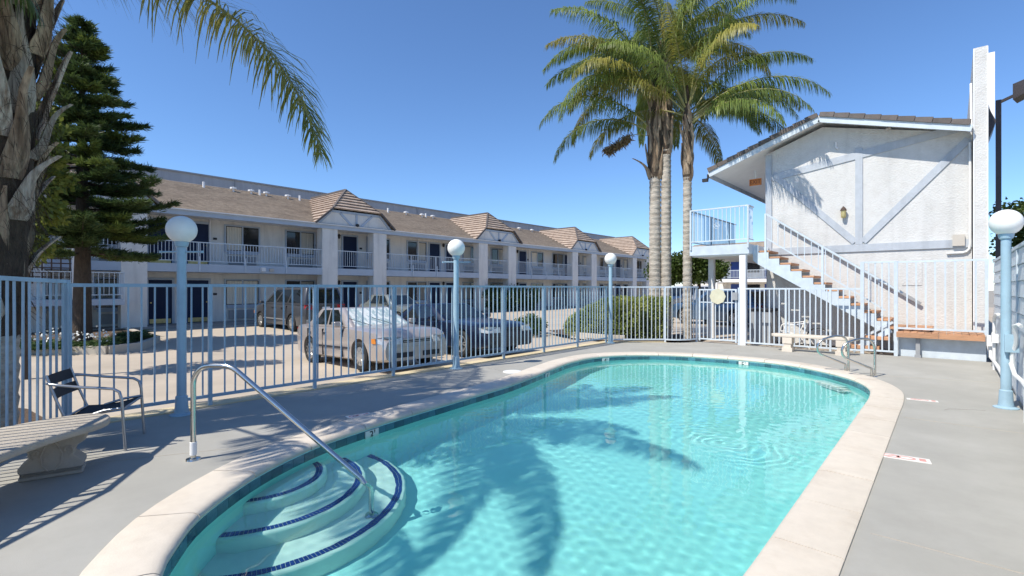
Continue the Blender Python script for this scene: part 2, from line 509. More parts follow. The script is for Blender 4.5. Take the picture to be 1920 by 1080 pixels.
for (x, y, a, n) in ((-.05, 8.9, 1.2, 5), (-3.2, 13.2, 1.0, 6), (-7.2, 7.4, -.4, 6)):
    q = Vector((x, y, .0006))
    for i in range(n):
        a += crk.uniform(-.6, .6)
        q2 = q + Vector((cos(a), sin(a), 0)) * crk.uniform(.06, .16)
        m.bar(q, q2, crk.uniform(.0015, .0035), .0012)
        q = q2
m.build('hairline_crack', MT['soil'], bpy.data.objects['pool_deck'], kind='stuff')
# tan kerb that carries the fence
mb = MB()
mb.extr([(-8.0, .93, -.2), (-7.69, .93, -.2), (-7.69, .93, .016), (-8.0, .93, .016)], (0, 12.4, 0))
mb.extr([(-7.69, 13.335, -.2), (-8.0, 13.335, -.2), (-6.6, 14.55, -.2), (-6.4, 14.34, -.2)], (0, 0, .214))
tag(mb.build('fence_kerb', MT['kerb_tan']), kind='structure')
poly_sheet('palm_planter', MT['soil'], [(-7.95, .86), (-5.45, -.6), (-5, -5.5), (-10.3, -5.5), (-10.3, .3), (-9.4, .7)], z=.01)
poly_sheet('hedge_planter', MT['soil'], [(-7.95, 13.42), (-6.58, 14.6), (-6.1, 15.1), (-5.85, 15.5), (-6.0, 17.0), (-11.3, 17.0), (-11.6, 15.2), (-10.2, 14.2)], z=.02)

# ------------------------------------------------------------------ pool
basin = MB()
rings = [(0.0, -.04), (0.0, -.92), (-.04, -1.03), (-.11, -1.08), (-.2, -1.10)]
pl = pool_line[::2]
npl = len(pl)
for off, z in rings:
    q = outset(pl, off)
    basin.v += [(p[0], p[1], z) for p in q]
for r in range(len(rings) - 1):
    for i in range(npl):
        basin.f.append((r * npl + i, r * npl + (i + 1) % npl, (r + 1) * npl + (i + 1) % npl, (r + 1) * npl + i))
base = len(basin.v) - npl
for t in tessellate_polygon([[Vector(v) for v in basin.v[base:]]]):
    basin.f.append(tuple(base + i for i in t))
pool = tag(basin.build('swimming_pool', MT['plaster'], smooth=True), kind='structure')

# waterline tiles, one by one
tp = resample(pool_line, .154)
tme = MB().box(-.0745, .0745, -.006, .012, -.06, .06).mesh('waterline_tile', MT['tile'])
tn = len(tp)
MARK = {}
for i in range(tn):
    a, b = tp[i], tp[(i + 1) % tn]
    c = (a + b) / 2
    ang = atan2(b[1] - a[1], b[0] - a[0])
    link('tile', tme, pool, (c[0], c[1], -.113), (0, 0, ang))

# entry steps: three quarter-round treads with blue nosing tiles
SCX, SCY = -5.05, 2.0
for r, z, a0, a1 in ((.62, -.335, -52, 92), (1.00, -.575, -54, 97), (1.40, -.825, -60, 99)):
    m = MB().lathe([(.01, z), (r - .05, z), (r - .02, z - .008), (r - .004, z - .025), (r, z - .05), (r, -1.15)], 96, (SCX, SCY, 0))
    st = m.build('entry_step', MT['stepplaster'], pool, smooth=True)
    m = MB()
    k = int((rad(a1 - a0) * r) / .034)
    for row in range(2):
        rc = r - .055 - row * .034
        for i in range(k):
            t0 = rad(a0 + (a1 - a0) * (i + .06) / k); t1 = rad(a0 + (a1 - a0) * (i + .94) / k)
            q = []
            for (rr, tt) in ((rc - .0155, t0), (rc + .0155, t0), (rc + .0155, t1), (rc - .0155, t1)):
                q.append((SCX + rr * cos(tt), SCY + rr * sin(tt), z + .001))
            m.extr(q, (0, 0, .004))
    m.build('nosing_tile', MT['steptile'], st, kind='stuff')
# shallow ladder treads standing out of the far wall
for k in range(3):
    m = MB().bar((-1.93 + .03 * k, 11.33 - .03 * k, -.40 - .16 * k), (-1.48 + .03 * k, 10.84 - .03 * k, -.40 - .16 * k), .22, .035)
    m.build('wall_step', MT['white'], pool)

# water surface with small waves and the rings of the return jet
WV = []
_r = np.random.default_rng(3)
for lam, amp in ((.62, .0003), (.45, .00022), (.33, .0002), (.26, .0002), (.2, .00021), (.15, .00019), (.37, .0002), (.24, .0002), (.18, .0002), (.28, .0002), (.13, .00017), (.11, .00014), (.22, .0002), (.16, .00019), (.12, .00016), (.14, .00018), (.10, .00012), (.17, .0002)):
    th = _r.uniform(0, 2 * pi); k = 2 * pi / lam
    WV.append((k * cos(th), k * sin(th), amp, _r.uniform(0, 6.28)))
def wave_z(x, y):
    z = np.zeros_like(x)
    for kx, ky, amp, ph in WV: z = z + .68 * amp * np.sin(kx * x + ky * y + ph)
    calm = .75 + .35 * np.sin(.9 * x + .5 * y + 1) * np.sin(.7 * y - .4 * x)
    dx, dy = x + 2.35, (y - 6.3) * 1.15
    d = np.hypot(dx, dy)
    d2 = d + .06 * np.sin(4 * x + 2 * y) + .035 * np.sin(9 * y - 7 * x) + .02 * np.sin(15 * x + 13 * y)
    rip = np.sin(44 * d2) * np.exp(-((d - .25) / .65) ** 2) * (.55 + .45 * np.sin(np.arctan2(dy, dx) * 2 + 2.2))
    return z * calm + .0007 * rip
st_ = .02
gx, gy = np.meshgrid(np.arange(-6.6, -.7, st_), np.arange(.4, 12.4, st_), indexing='ij')
WVT = np.stack([gx.ravel(), gy.ravel(), (-.12 + wave_z(gx, gy)).ravel()], 1)
nxg, nyg = gx.shape
ii, jj = np.meshgrid(np.arange(nxg - 1), np.arange(nyg - 1), indexing='ij')
a_ = (ii * nyg + jj).ravel()
Fw = np.stack([a_, a_ + nyg, a_ + nyg + 1, a_ + 1], 1)
def inside(px, py, poly):
    c = np.zeros(len(px), bool)
    q = len(poly) - 1
    for i in range(len(poly)):
        xi, yi = poly[i]; xj, yj = poly[q]
        c ^= ((yi > py) != (yj > py)) & (px < (xj - xi) * (py - yi) / (yj - yi + 1e-12) + xi)
        q = i
    return c
cen = WVT[Fw].mean(1)
Fw = Fw[inside(cen[:, 0], cen[:, 1], outset(pl, .035))]
used, inv = np.unique(Fw, return_inverse=True)
water = np_mesh('pool_water', WVT[used], inv.reshape(-1, 4), MT['water'], None, 'structure', True)
water.cycles.is_caustics_caster = True
for o in [pool] + list(pool.children_recursive): o.cycles.is_caustics_receiver = True
sun_d.cycles.is_caustics_light = True

# coping stones
coping = thing('pool_coping', None, None)
coping["kind"] = 'structure'
SUB = 16
cp = pool_line
ncp = len(cp)
PROF = [(.40, -.06), (.40, .012), (.385, .020), (.06, .026), (.02, .022), (-.008, .008), (-.018, -.012), (-.012, -.034), (.01, -.05)]
prings = [outset(cp, d) for d, z in PROF]
nst = round(ncp / SUB)
bnd = [round(i * ncp / nst) for i in range(nst + 1)]
for s in range(nst):
    idx = list(range(bnd[s], bnd[s + 1] + 1, 4))
    if idx[-1] != bnd[s + 1]: idx.append(bnd[s + 1])
    m = MB()
    dz = random.uniform(-.002, .002)
    for e, j in enumerate(idx):
        for k in range(len(PROF)):
            p = prings[k][j % ncp]
            if e == 0: p = p * .90 + prings[k][(j + 1) % ncp] * .10
            if e == len(idx) - 1: p = p * .90 + prings[k][(j - 1) % ncp] * .10
            m.v.append((p[0], p[1], PROF[k][1] + dz))
    q = len(PROF)
    for e in range(len(idx) - 1):
        for k in range(q):
            m.f.append((e * q + k, (e + 1) * q + k, (e + 1) * q + (k + 1) % q, e * q + (k + 1) % q))
    m.f.append(tuple(range(q))); m.f.append(tuple((len(idx) - 1) * q + k for k in range(q))[::-1])
    m.build('coping_stone', MT['coping'], coping, smooth=True)
gro = MB()
o1, o2 = outset(cp, .395)[::4], outset(cp, .012)[::4]
n4 = len(o1)
gro.v += [(p[0], p[1], .004) for p in o1] + [(p[0], p[1], .004) for p in o2]
for i in range(n4): gro.f.append((i, (i + 1) % n4, n4 + (i + 1) % n4, n4 + i))
gro.build('mortar_bed', MT['caststone'], coping, norm=False)

# ------------------------------------------------------------------ text helper
def lettering(txt, size, mat, parent, loc, rot, name='lettering', ext=.001, sx=1.0):
    cu = bpy.data.curves.new(name, 'FONT')
    cu.body = txt; cu.size = size; cu.extrude = ext
    cu.align_x = 'CENTER'; cu.align_y = 'CENTER'
    tmp = bpy.data.objects.new('tmp', cu)
    COL.objects.link(tmp)
    dg = bpy.context.evaluated_depsgraph_get()
    me = bpy.data.meshes.new_from_object(tmp.evaluated_get(dg))
    bpy.data.objects.remove(tmp)
    me.materials.clear(); me.materials.append(mat)
    o = link(name, me, parent, loc, rot)
    o.scale = (sx, 1, 1)
    return o

# depth markers in the waterline and no-diving plates on the deck
def nearest(p):
    i = int(np.argmin(np.hypot(pool_line[:, 0] - p[0], pool_line[:, 1] - p[1])))
    a, b = pool_line[i - 2], pool_line[(i + 2) % len(pool_line)]
    return pool_line[i], atan2(b[1] - a[1], b[0] - a[0])
AREA_SIGN = np.sign(np.sum(pool_line[:, 0] * np.roll(pool_line[:, 1], -1) - np.roll(pool_line[:, 0], -1) * pool_line[:, 1]))
def depth_marker(p, txt, label):
    c, ang = nearest(p)
    nx, ny = (-sin(ang), cos(ang)) if AREA_SIGN > 0 else (sin(ang), -cos(ang))   # into the pool
    t = thing('depth_marker', label, 'depth marker', (c[0] + nx * .016, c[1] + ny * .016, -.125), 0, 'depth markers in the waterline')
    face = atan2(ny, nx) + pi / 2
    link('marker_tile', MB().box(-.105, .105, -.006, .006, -.07, .07).mesh('marker_tile', MT['marker']), t, (0, 0, 0), (0, 0, face))
    lettering(txt, .15, MT['black'], t, (nx * .008, ny * .008, .004), (pi / 2, 0, face))
depth_marker((-5.22, 3.35), "3'", 'white tile with black depth figure in the left pool wall nearest the handrail')
depth_marker((-6.05, 7.9), "4'", 'white depth tile under the coping halfway along the fence side of the pool')
depth_marker((-6.3, 10.55), "4'", 'small white depth tile at the inner bend of the pool below the hedge corner')
depth_marker((-3.55, 12.15), "5'", 'white depth tile on the far pool wall facing the camera')

def deck_plate(x, y, rz, label, L=.42, Wd=.15):
    t = thing('no_diving_plate', label, 'no-diving plate', (x, y, .001), rz, 'no-diving plates on the deck')
    link('plate', MB().box(-L / 2, L / 2, -Wd / 2, Wd / 2, 0, .005).mesh('plate', MT['marker']), t)
    m = MB()
    for cx in (-L * .22, L * .06):
        n = 20
        for i in range(n):
            a0, a1 = 2 * pi * i / n, 2 * pi * (i + 1) / n
            r0, r1 = Wd * .24, Wd * .34
            m.extr([(cx + 1.5 * r0 * cos(a0), r0 * sin(a0), .005), (cx + 1.5 * r1 * cos(a0), r1 * sin(a0), .005), (cx + 1.5 * r1 * cos(a1), r1 * sin(a1), .005), (cx + 1.5 * r0 * cos(a1), r0 * sin(a1), .005)], (0, 0, .002))
    m.bar((-L * .30, -.03, .006), (-L * .14, .03, .006), .012, .002)
    m.box(L * .3, L * .42, -.04, .04, .005, .007)
    link('printed_symbol', m.mesh('printed_symbol', MT['pinkprint']), t)
deck_plate(-5.72, 3.5, rad(80), 'worn pink no-diving plate in the palm shade between the handrail and the fence', .32, .13)
deck_plate(-.34, 6.12, rad(8), 'no-diving plate with red rings beside the straight right coping')
t = deck_plate(-.3, 9.45, rad(8), 'faded no-diving plate where the right coping turns near the ladder rails', .36, .11)

# skimmer lid
m = MB().lathe([(0.001, .0), (.19, .0), (.19, .012), (.16, .018), (.001, .02)], 28, (-6.42, 7.3, .002))
tag(m.build('skimmer_lid', MT['white'], smooth=True), 'round white skimmer lid lying on the grey deck near the pool bend', 'skimmer lid')

# stair handrail
hb = Vector((-5.45, 1.55, 0)); he = Vector((-3.93, 2.53, 0))
hd = (he - hb).normalized(); HL = (he - hb).length
rail = thing('pool_handrail', 'bent steel handrail leading down the pool entry steps', 'handrail', tuple(hb))
def hp(s, z): return hb + hd * s + Vector((0, 0, z))
path = [hp(0, .0), hp(0, .3), hp(0, .6), hp(0, .72)]
for k in range(1, 9):
    a = pi / 2 * k / 8; path.append(hp(.18 - .18 * cos(a), .72 + .19 * sin(a)))
path += [hp(.30, .912), hp(.37, .905), hp(.42, .89), hp(.47, .86)]
for k in range(1, 13):
    u = k / 12; path.append(hp(.47 + (HL - .10 - .47) * u, .86 + (-.08 - .86) * u))
path += [hp(HL - .05, -.15), hp(HL - .01, -.21), hp(HL, -.28), hp(HL, -.55), hp(HL, -.815)]
MB().tube(path, .024, 14).build('rail_tube', MT['steel'], rail, smooth=True)
MB().lathe([(.026, .045), (.030, .05), (.030, .17), (.026, .172)], 16, tuple(hb)).build('white_sleeve', MT['white'], rail, smooth=True)
MB().lathe([(.001, .022), (.03, .022), (.062, .014), (.066, .001), (.001, .001)], 20, tuple(hb)).build('escutcheon', MT['steel'], rail, smooth=True)
MB().lathe([(.001, .03), (.03, .03), (.06, .02), (.062, .001), (.001, .001)], 20, tuple(hp(HL, -.822))).build('escutcheon', MT['steel'], rail, smooth=True)

# grab rails at the deep end
def grab(x, y, label):
    t = thing('grab_rail', label, 'grab rail', (x, y, 0), 0, 'looped grab rails at the far end of the pool')
    d = Vector((-.62, -.50, 0)).normalized()
    def P(s, z): return Vector((x, y, 0)) + d * s + Vector((0, 0, z))
    pts = [P(0, 0), P(0, .25), P(0, .50), P(.015, .58), P(.06, .66), P(.13, .70), P(.24, .705), P(.36, .68), P(.48, .64), P(.56, .58), P(.60, .49), P(.585, .40), P(.53, .34), P(.44, .30), P(.3, .245), P(.15, .185), P(.06, .15), P(.06, .08), P(.06, 0)]
    MB().tube(pts, .021, 12).build('rail_tube', MT['steel'], t, smooth=True)
    MB().lathe([(.001, .02), (.03, .018), (.05, .001), (.001, .001)], 16, (x, y, 0)).build('escutcheon', MT['steel'], t, smooth=True)
grab(-1.49, 11.72, 'looped steel grab rail farther from the slatted wall, in front of the stone bench')
grab(-1.04, 11.41, 'looped steel grab rail nearer the slatted wall, beside the coping corner')

# ------------------------------------------------------------------ fences
_pk = {}
def picket_mesh(h, w, mat):
    k = (round(h, 3), w, mat.name)
    if k not in _pk: _pk[k] = MB().box(-w / 2, w / 2, -w / 2, w / 2, 0, h).mesh('picket', mat)
    return _pk[k]
def fence_run(root, pts, htop, hbot, mat, pitch, post_s, pw=.018, zbase=0.0, postw=.046, railh=.042, over=.0):
    """pts polyline in the plan; htop a number or (start, end)."""
    pts = [Vector((p[0], p[1], 0)) for p in pts]
    L = [0]
    for a, b in zip(pts, pts[1:]): L.append(L[-1] + (b - a).length)
    ht = htop if isinstance(htop, tuple) else (htop, htop)
    def at(s):
        for i in range(len(pts) - 1):
            if s <= L[i + 1] + 1e-6:
                u = (s - L[i]) / (L[i + 1] - L[i])
                d = (pts[i + 1] - pts[i]).normalized()
                return pts[i].lerp(pts[i + 1], u), d
        return pts[-1], (pts[-1] - pts[-2]).normalized()
    def H(s): return ht[0] + (ht[1] - ht[0]) * s / L[-1]
    ro = origin(root)
    posts = [s for s in post_s if s <= L[-1] + 1e-3]
    n = int(round(L[-1] / pitch))
    for i in range(1, n):
        s = L[-1] * i / n
        if any(abs(s - q) < pitch * .35 for q in posts): continue
        p, d = at(s)
        h = H(s) - hbot - zbase - .01
        hq = round(h, 2)
        link('picket', picket_mesh(hq, pw, mat), root, (p.x - ro.x, p.y - ro.y, zbase + hbot - ro.z), (random.uniform(-.004, .004), random.uniform(-.004, .004), atan2(d.y, d.x)))
    for s in posts:
        p, d = at(s)
        link('post', picket_mesh(round(H(s) - zbase - .006, 2), postw, mat), root, (p.x - ro.x, p.y - ro.y, zbase - ro.z), (0, 0, atan2(d.y, d.x)))
    for nm, lo in (('top_rail', False), ('bottom_rail', True)):
        m = MB()
        for i in range(len(pts) - 1):
            za = (zbase + hbot) if lo else H(L[i]) - railh / 2
            zb = (zbase + hbot) if lo else H(L[i + 1]) - railh / 2
            d = (pts[i + 1] - pts[i]).normalized() * .002
            m.bar(pts[i] - d + Vector((0, 0, za)), pts[i + 1] + d + Vector((0, 0, zb)), .036, railh)
        m.build(nm, mat, root)

f = thing('iron_fence', 'long blue iron picket fence between the pool deck and the parked cars', 'fence', (-7.75, .93, 0), 0, 'iron fences round the pool')
fence_run(f, [(-7.75, .93), (-7.75, 13.15)], 1.705, .13, MT['iron'], .1385, [0] + [1.48 + 1.523 * k for k in range(8)], zbase=.012)
f = thing('iron_fence', 'short blue iron fence behind the near stone bench at the shaggy palm trunk', 'fence', (-7.75, .93, 0), 0, 'iron fences round the pool')
fence_run(f, [(-7.752, .925), (-6.75, .30), (-5.5, -.5), (-4.3, -1.8)], (1.745, 1.83), .10, MT['iron'], .118, [.05, 2.65], zbase=.003)
arc = [(-7.68, 13.24), (-6.46, 14.35)]
for k in range(1, 8):
    a = k / 7
    arc.append((-6.46 + .68 * sin(a * pi / 2 * .92), 14.35 + .86 * (1 - cos(a * pi / 2))))
f = thing('iron_fence', 'curved iron picket fence wrapping the clipped hedge and palm trunks', 'fence', (-7.68, 13.24, 0), 0, 'iron fences round the pool')
fence_run(f, arc, 1.70, .09, MT['ironw'], .122, [0.02, 1.65, 2.75], zbase=.003)
f = thing('iron_fence', 'low pale iron fence behind the far stone bench, below the stairs', 'fence', (-4.52, 15.16, 0), 0, 'iron fences round the pool')
fence_run(f, [(-4.52, 15.16), (-1.66, 15.16)], 1.65, .08, MT['ironw'], .124, [0, 1.16, 2.2], zbase=.003, pw=.028)
f = thing('iron_fence', 'tall pale iron fence standing on the redwood platform against the stucco wall', 'fence', (-1.64, 15.18, 0), 0, 'iron fences round the pool')
fence_run(f, [(-1.64, 15.18), (-.97, 15.18)], 2.31, .10, MT['ironw'], .125, [0, .67], zbase=.003, pw=.028, postw=.075)
fence_run(f, [(-.93, 15.18), (.62, 15.18)], 2.30, .08, MT['ironw'], .172, [1.55], zbase=.602, pw=.03, postw=.06)

# gate
g = thing('pool_gate', 'pale iron pool gate with an eight-sided cream sign', 'gate', (-4.62, 15.16, 0))
m = MB()
m.bar((-4.66, 15.16, .05), (-4.66, 15.16, 1.62), .045, .045)
m.bar((-5.72, 15.16, .05), (-5.72, 15.16, 1.62), .045, .045)
m.bar((-4.66, 15.16, 1.60), (-5.72, 15.16, 1.60), .034, .04)
m.bar((-4.66, 15.16, .11), (-5.72, 15.16, .11), .034, .04)
m.bar((-4.66, 15.16, 1.22), (-5.72, 15.16, 1.22), .02, .03)
m.build('gate_frame', MT['ironw'], g)
for k in range(1, 9):
    link('picket', picket_mesh(1.48, .026, MT['ironw']), g, (-4.66 + 4.62 - 1.06 * k / 9, 0, .11))
MB().tube([(-5.17, 15.115, 1.40), (-5.17, 15.105, 1.40)], .235, 8).build('sign_board', MT['signcream'], g)
MB().box(-4.75, -4.60, 15.08, 15.13, 1.30, 1.52).build('latch', MT['greybox'], g)
MB().bar((-4.575, 15.16, 0), (-4.575, 15.16, 1.66), .06, .06).build('post', MT['ironw'], g)

# ------------------------------------------------------------------ globe lamp posts
def lamp(x, y, zg, label, bar=True, rz=0.0, box=False, sw=.0):
    t = thing('globe_lamp', label, 'lamp post', (x, y, 0), 0, 'globe lamps round the pool')
    m = MB().lathe([(.001, .001), (.135, .001), (.135, .012), (.085, .028), (.075, .11), (.070, .24), (.056, .255), (.055, .9), (.053, zg - .19), (.001, zg - .19)], 20, (x, y, 0))
    m.build('post', MT['lampblue'], t, smooth=True)
    MB().lathe([(.05, zg - .235), (.072, zg - .22), (.085, zg - .165), (.07, zg - .15), (.001, zg - .15)], 20, (x, y, 0)).build('globe_collar', MT['lampblue'], t, smooth=True)
    prof = []
    for k in range(0, 17):
        a = -pi / 2 + pi * k / 16
        prof.append((max(.001, .178 * cos(a)), zg + .178 * sin(a)))
    MB().lathe(prof, 32, (x, y, 0)).build('globe', MT['globe'], t, smooth='all')
    if bar:
        d = Vector((cos(rz), sin(rz), 0)) * .27
        c = Vector((x, y, zg - .29))
        m = MB().tube([c - d, c + d], .012, 8)
        for s in (-1, 1): m.tube([c + d * s - Vector((0, 0, .015)), c + d * s + Vector((0, 0, .015))], .02, 8)
        m.build('crossbar', MT['lampblue'], t, smooth=True)
    if box:
        MB().box(x - .02, x + .12, y - .13, y - .05, .78, 1.02).build('junction_box', MT['lampblue'], t)
    return t
lamp(-7.5, 2.0, 2.41, 'globe lamp nearest the camera on the fence line, by the black sling chair', rz=rad(41))
lamp(-7.57, 6.86, 2.47, 'globe lamp in front of the parked sedan and the navy coupe', rz=rad(41))
lamp(-7.6, 13.08, 2.52, 'globe lamp at the left end of the clipped hedge', bar=False)
lamp(.585, 9.61, 2.55, 'globe lamp beside the slatted wall at the right edge', bar=False, box=True)

# ------------------------------------------------------------------ benches and chairs
def scroll_leg(wd, h, th):
    """outline of a cast scroll pedestal in (s, z)."""
    half = [(.46, 0), (.46, .10), (.40, .13), (.47, .20), (.47, .30), (.40, .38), (.31, .47), (.31, .58), (.37, .68), (.49, .77), (.50, .90), (.44, 1.0)]
    return [(s * wd, z * h) for s, z in half] + [(-s * wd, z * h) for s, z in half[::-1]]
b = thing('stone_bench', 'curved cast stone bench striped by fence shadows in the near left corner', 'bench', (-5.9, .6, 0), 0, 'cast stone benches on the deck')
plan = [(-5.70, .86), (-5.52, .58), (-5.17, .24), (-4.75, -.08), (-4.3, -.3), (-4.1, -.5), (-4.25, -.75), (-4.9, -.72), (-5.5, -.42), (-5.95, -.05), (-6.17, .3), (-6.26, .62), (-6.24, .88), (-6.1, 1.0), (-5.88, .99)]
pl2 = smooth_closed(plan, 4)
m = MB()
RR = [(-.035, .385), (-.008, .378), (0, .39), (0, .425), (-.008, .437), (-.02, .442)]
qn = len(pl2)
for off, z in RR:
    m.v += [(p[0], p[1], z) for p in outset(pl2, off)]
for r in range(len(RR) - 1):
    for i in range(qn): m.f.append((r * qn + i, r * qn + (i + 1) % qn, (r + 1) * qn + (i + 1) % qn, (r + 1) * qn + i))
m.f.append(tuple(range(qn))[::-1]); m.f.append(tuple(range((len(RR) - 1) * qn, len(RR) * qn)))
m.build('seat_slab', MT['caststone'], b, smooth=True)
for (c, ang) in (((-5.95, .61), rad(76)), ((-4.6, -.5), rad(30))):
    d = Vector((cos(ang), sin(ang), 0)); nrm = Vector((sin(ang), -cos(ang), 0))
    poly = [Vector((c[0], c[1], 0)) + d * s - nrm * .1 + Vector((0, 0, z)) for s, z in scroll_leg(.46, .378, .2)]
    m = MB().extr(poly, nrm * .2)
    leg = m.build('pedestal', MT['caststone'], b, bevel=.012, seg=2)
    m = MB()
    for sg in (-1, 1):          # raised scroll work on the faces
        for fc in (-1, 1):
            pts = []
            for k in range(22):
                a = -1.2 + 5.6 * k / 21
                r = .010 + .036 * k / 21
                pts.append(Vector((c[0], c[1], 0)) + d * (sg * (.105 - r * cos(a))) + nrm * (fc * .102) + Vector((0, 0, .225 + r * sin(a) * 1.1)))
            m.tube(pts, .009, 6)
            m.tube([Vector((c[0], c[1], 0)) + d * (sg * s) + nrm * (fc * .102) + Vector((0, 0, z)) for s, z in ((.02, .06), (.06, .12), (.07, .2), (.04, .28), (0.0, .33))], .008, 6)
            m.bar(Vector((c[0], c[1], .05)) + d * (-.2) + nrm * (fc * .1), Vector((c[0], c[1], .05)) + d * .2 + nrm * (fc * .1), .012, .03)
    m.build('scroll_relief', MT['caststone'], leg, smooth=True)

b = thing('stone_bench', 'cream stone bench on two blocks before the far fence', 'bench', (-2.6, 14.5, 0), 0, 'cast stone benches on the deck')
MB().extr([(-3.47, 14.36, .37), (-1.82, 14.36, .37), (-1.72, 14.5, .37), (-1.78, 14.72, .37), (-3.5, 14.72, .37), (-3.56, 14.5, .37)], (0, 0, .075)).build('seat_slab', MT['coping'], b, bevel=.015, seg=2)
for x in (-3.16, -1.98):
    m = MB().box(x - .12, x + .12, 14.36, 14.70, .0, .1).box(x - .085, x + .085, 14.39, 14.67, .1, .21).box(x - .11, x + .11, 14.37, 14.69, .21, .37)
    m.build('pedestal', MT['coping'], b)

def sling_chair(name, loc, rz, label, cloth, frame, group=None):
    """local: +X is the way the sitter faces."""
    t = thing(name, label, 'chair', loc, rz, group)
    def lk(nm, m, mat): link(nm, m.mesh(nm, mat, smooth=True), t)
    for s in (-1, 1):
        y = s * .32
        lk('arm_tube', MB().tube([(.30, y, 0), (.285, y, .25), (.27, y, .52), (.25, y, .60), (.20, y, .635), (.12, y, .648), (-.05, y, .67), (-.22, y, .70), (-.30, y * .96, .715), (-.335, y * .85, .72)], .014, 10), frame)
        lk('leg', MB().tube([(-.36, y * .92, 0), (-.22, y * .92, .22), (-.05, y * .92, .37), (.12, y * .92, .42), (.27, y, .435)], .013, 10), frame)
        lk('back_post', MB().tube([(-.20, y * .85, .37), (-.27, y * .85, .56), (-.345, y * .85, .80)], .012, 10), frame)
    lk('front_bar', MB().tube([(.28, -.32, .425), (.28, .32, .425)], .011, 8), frame)
    lk('rear_bar', MB().tube([(-.20, -.28, .375), (-.20, .28, .375)], .011, 8), frame)
    m = MB()
    N = 9
    for i in range(N + 1):
        u = i / N
        x = .285 - .485 * u; z = .44 - .065 * u - .028 * sin(pi * u)
        for y in (-.30, -.15, 0, .15, .30): m.v.append((x, y, z - .015 * (1 - (y / .3) ** 2)))
    for i in range(N):
        for j in range(4): m.f.append((i * 5 + j, i * 5 + j + 1, (i + 1) * 5 + j + 1, (i + 1) * 5 + j))
    seat = m.mesh('seat_sling', cloth, smooth='all')
    link('seat_sling', seat, t)
    for k, (z0, z1) in enumerate(((.555, .655), (.69, .79))):
        m = MB()
        for i in range(5):
            z = z0 + (z1 - z0) * i / 4
            x = -.275 - .07 * (z - .56) / .24
            for j in range(9):
                y = -.275 + .55 * j / 8
                m.v.append((x - .02 * (1 - (y / .275) ** 2), y, z))
        for i in range(4):
            for j in range(8): m.f.append((i * 9 + j, i * 9 + j + 1, (i + 1) * 9 + j + 1, (i + 1) * 9 + j))
        link('back_sling', m.mesh('back_sling', cloth, smooth='all'), t)
    return t
sling_chair('sling_chair', (-6.68, 1.05, 0), rad(64), 'black sling armchair with a bent aluminium frame by the near fence', MT['sling'], MT['alu'])
sling_chair('sling_chair', (-3.35, 15.95, -.04), rad(200), 'pale weathered armchair in the shade under the stairs', MT['beige_sling'], MT['white'])
# ------------------------------------------------------------------ stair building (right)
sb = thing('stucco_building', 'two-storey white stucco end wall with blue-grey timbering and brown tile rakes', 'building', (-2, 16.7, 0))
WY = 16.7
m = MB().extr([(-4.24, WY, 0), (.42, WY, 0), (.42, WY, 5.50), (-2.75, WY, 6.30), (-4.24, WY, 5.76)], (0, .25, 0))
m.box(-4.24, -4.02, WY + .25, 40, 0, 5.7)
m.box(.2, .42, WY + .25, 30, 0, 5.45)
m.build('wall', MT['stucco'], sb)
# timbering, each board its own piece
def board(a, b, w, th=.035, z=None):
    a = Vector((a[0], WY - th / 2, a[1])); b = Vector((b[0], WY - th / 2, b[1]))
    return MB().bar(a, b, w, th, up=(0, -1, 0)).build('timber_board', MT['trim'], sb)
board((-4.17, 2.66), (-4.17, 5.74), .17, .045)
board((-1.88, 2.865), (-1.88, 5.52), .17, .032)
board((-4.08, 5.02), (.40, 5.56 + .12), .20, .026)
board((-4.05, 5.12), (-1.97, 2.93), .17, .028)
board((-1.79, 2.93), (.36, 5.34), .17, .030)
board((-4.08, 2.76), (.42, 2.76), .20, .038)
# roof: slabs, soffit, fascia, rake tiles
RY0, RY1 = 16.15, 40.0
PK = (-2.75, 6.44); EL = (-5.80, 5.34); ER = (.36, 5.52)
m = MB()
m.extr([(EL[0], RY0 + .02, EL[1]), (PK[0], RY0 + .02, PK[1]), (PK[0], RY0 + .02, PK[1] + .06), (EL[0], RY0 + .02, EL[1] + .06)], (0, RY1 - RY0, 0))
m.extr([(PK[0], RY0 + .02, PK[1]), (ER[0], RY0 + .02, ER[1]), (ER[0], RY0 + .02, ER[1] + .06), (PK[0], RY0 + .02, PK[1] + .06)], (0, RY1 - RY0, 0))
roof = m.build('roof', MT['white'], sb)
m = MB()
m.bar((EL[0], RY0, EL[1] - .05), (PK[0], RY0, PK[1] - .05), .035, .16, up=(0, 0, 1))
m.bar((PK[0], RY0, PK[1] - .05), (ER[0] + .05, RY0, ER[1] - .05), .035, .16, up=(0, 0, 1))
m.build('rake_fascia', MT['ironw'], roof)
MB().bar((EL[0] - .012, RY0, EL[1] - .05), (EL[0] - .012, RY1, EL[1] - .05), .03, .18).build('eave_fascia', MT['trim'], roof)
def rake_tiles(a, b, n):
    a = Vector((a[0], 0, a[1])); b = Vector((b[0], 0, b[1]))
    d = (b - a); L = d.length / n; d.normalize()
    up = Vector((-d.z, 0, d.x))
    if up.z < 0: up = -up
    for i in range(n):
        p0 = a + d * (L * i); p1 = a + d * (L * (i + 1) - .012)
        lift0, lift1 = .075 + .028, .075
        lo, hi = (p0, p1)
        poly = [lo + up * .0, hi + up * 0, hi + up * (lift1 + .035), lo + up * (lift0 + .035)]
        yy = RY0 - .055 + random.uniform(-.006, .006)
        MB().extr([(q.x, yy, q.z + .03) for q in poly], (0, .42, 0)).build('tile', MT['dtile'], roof)
rake_tiles(EL, PK, 10)
rake_tiles(ER, PK, 9)
m = MB()                # tile field behind the rake, seen only edge-on
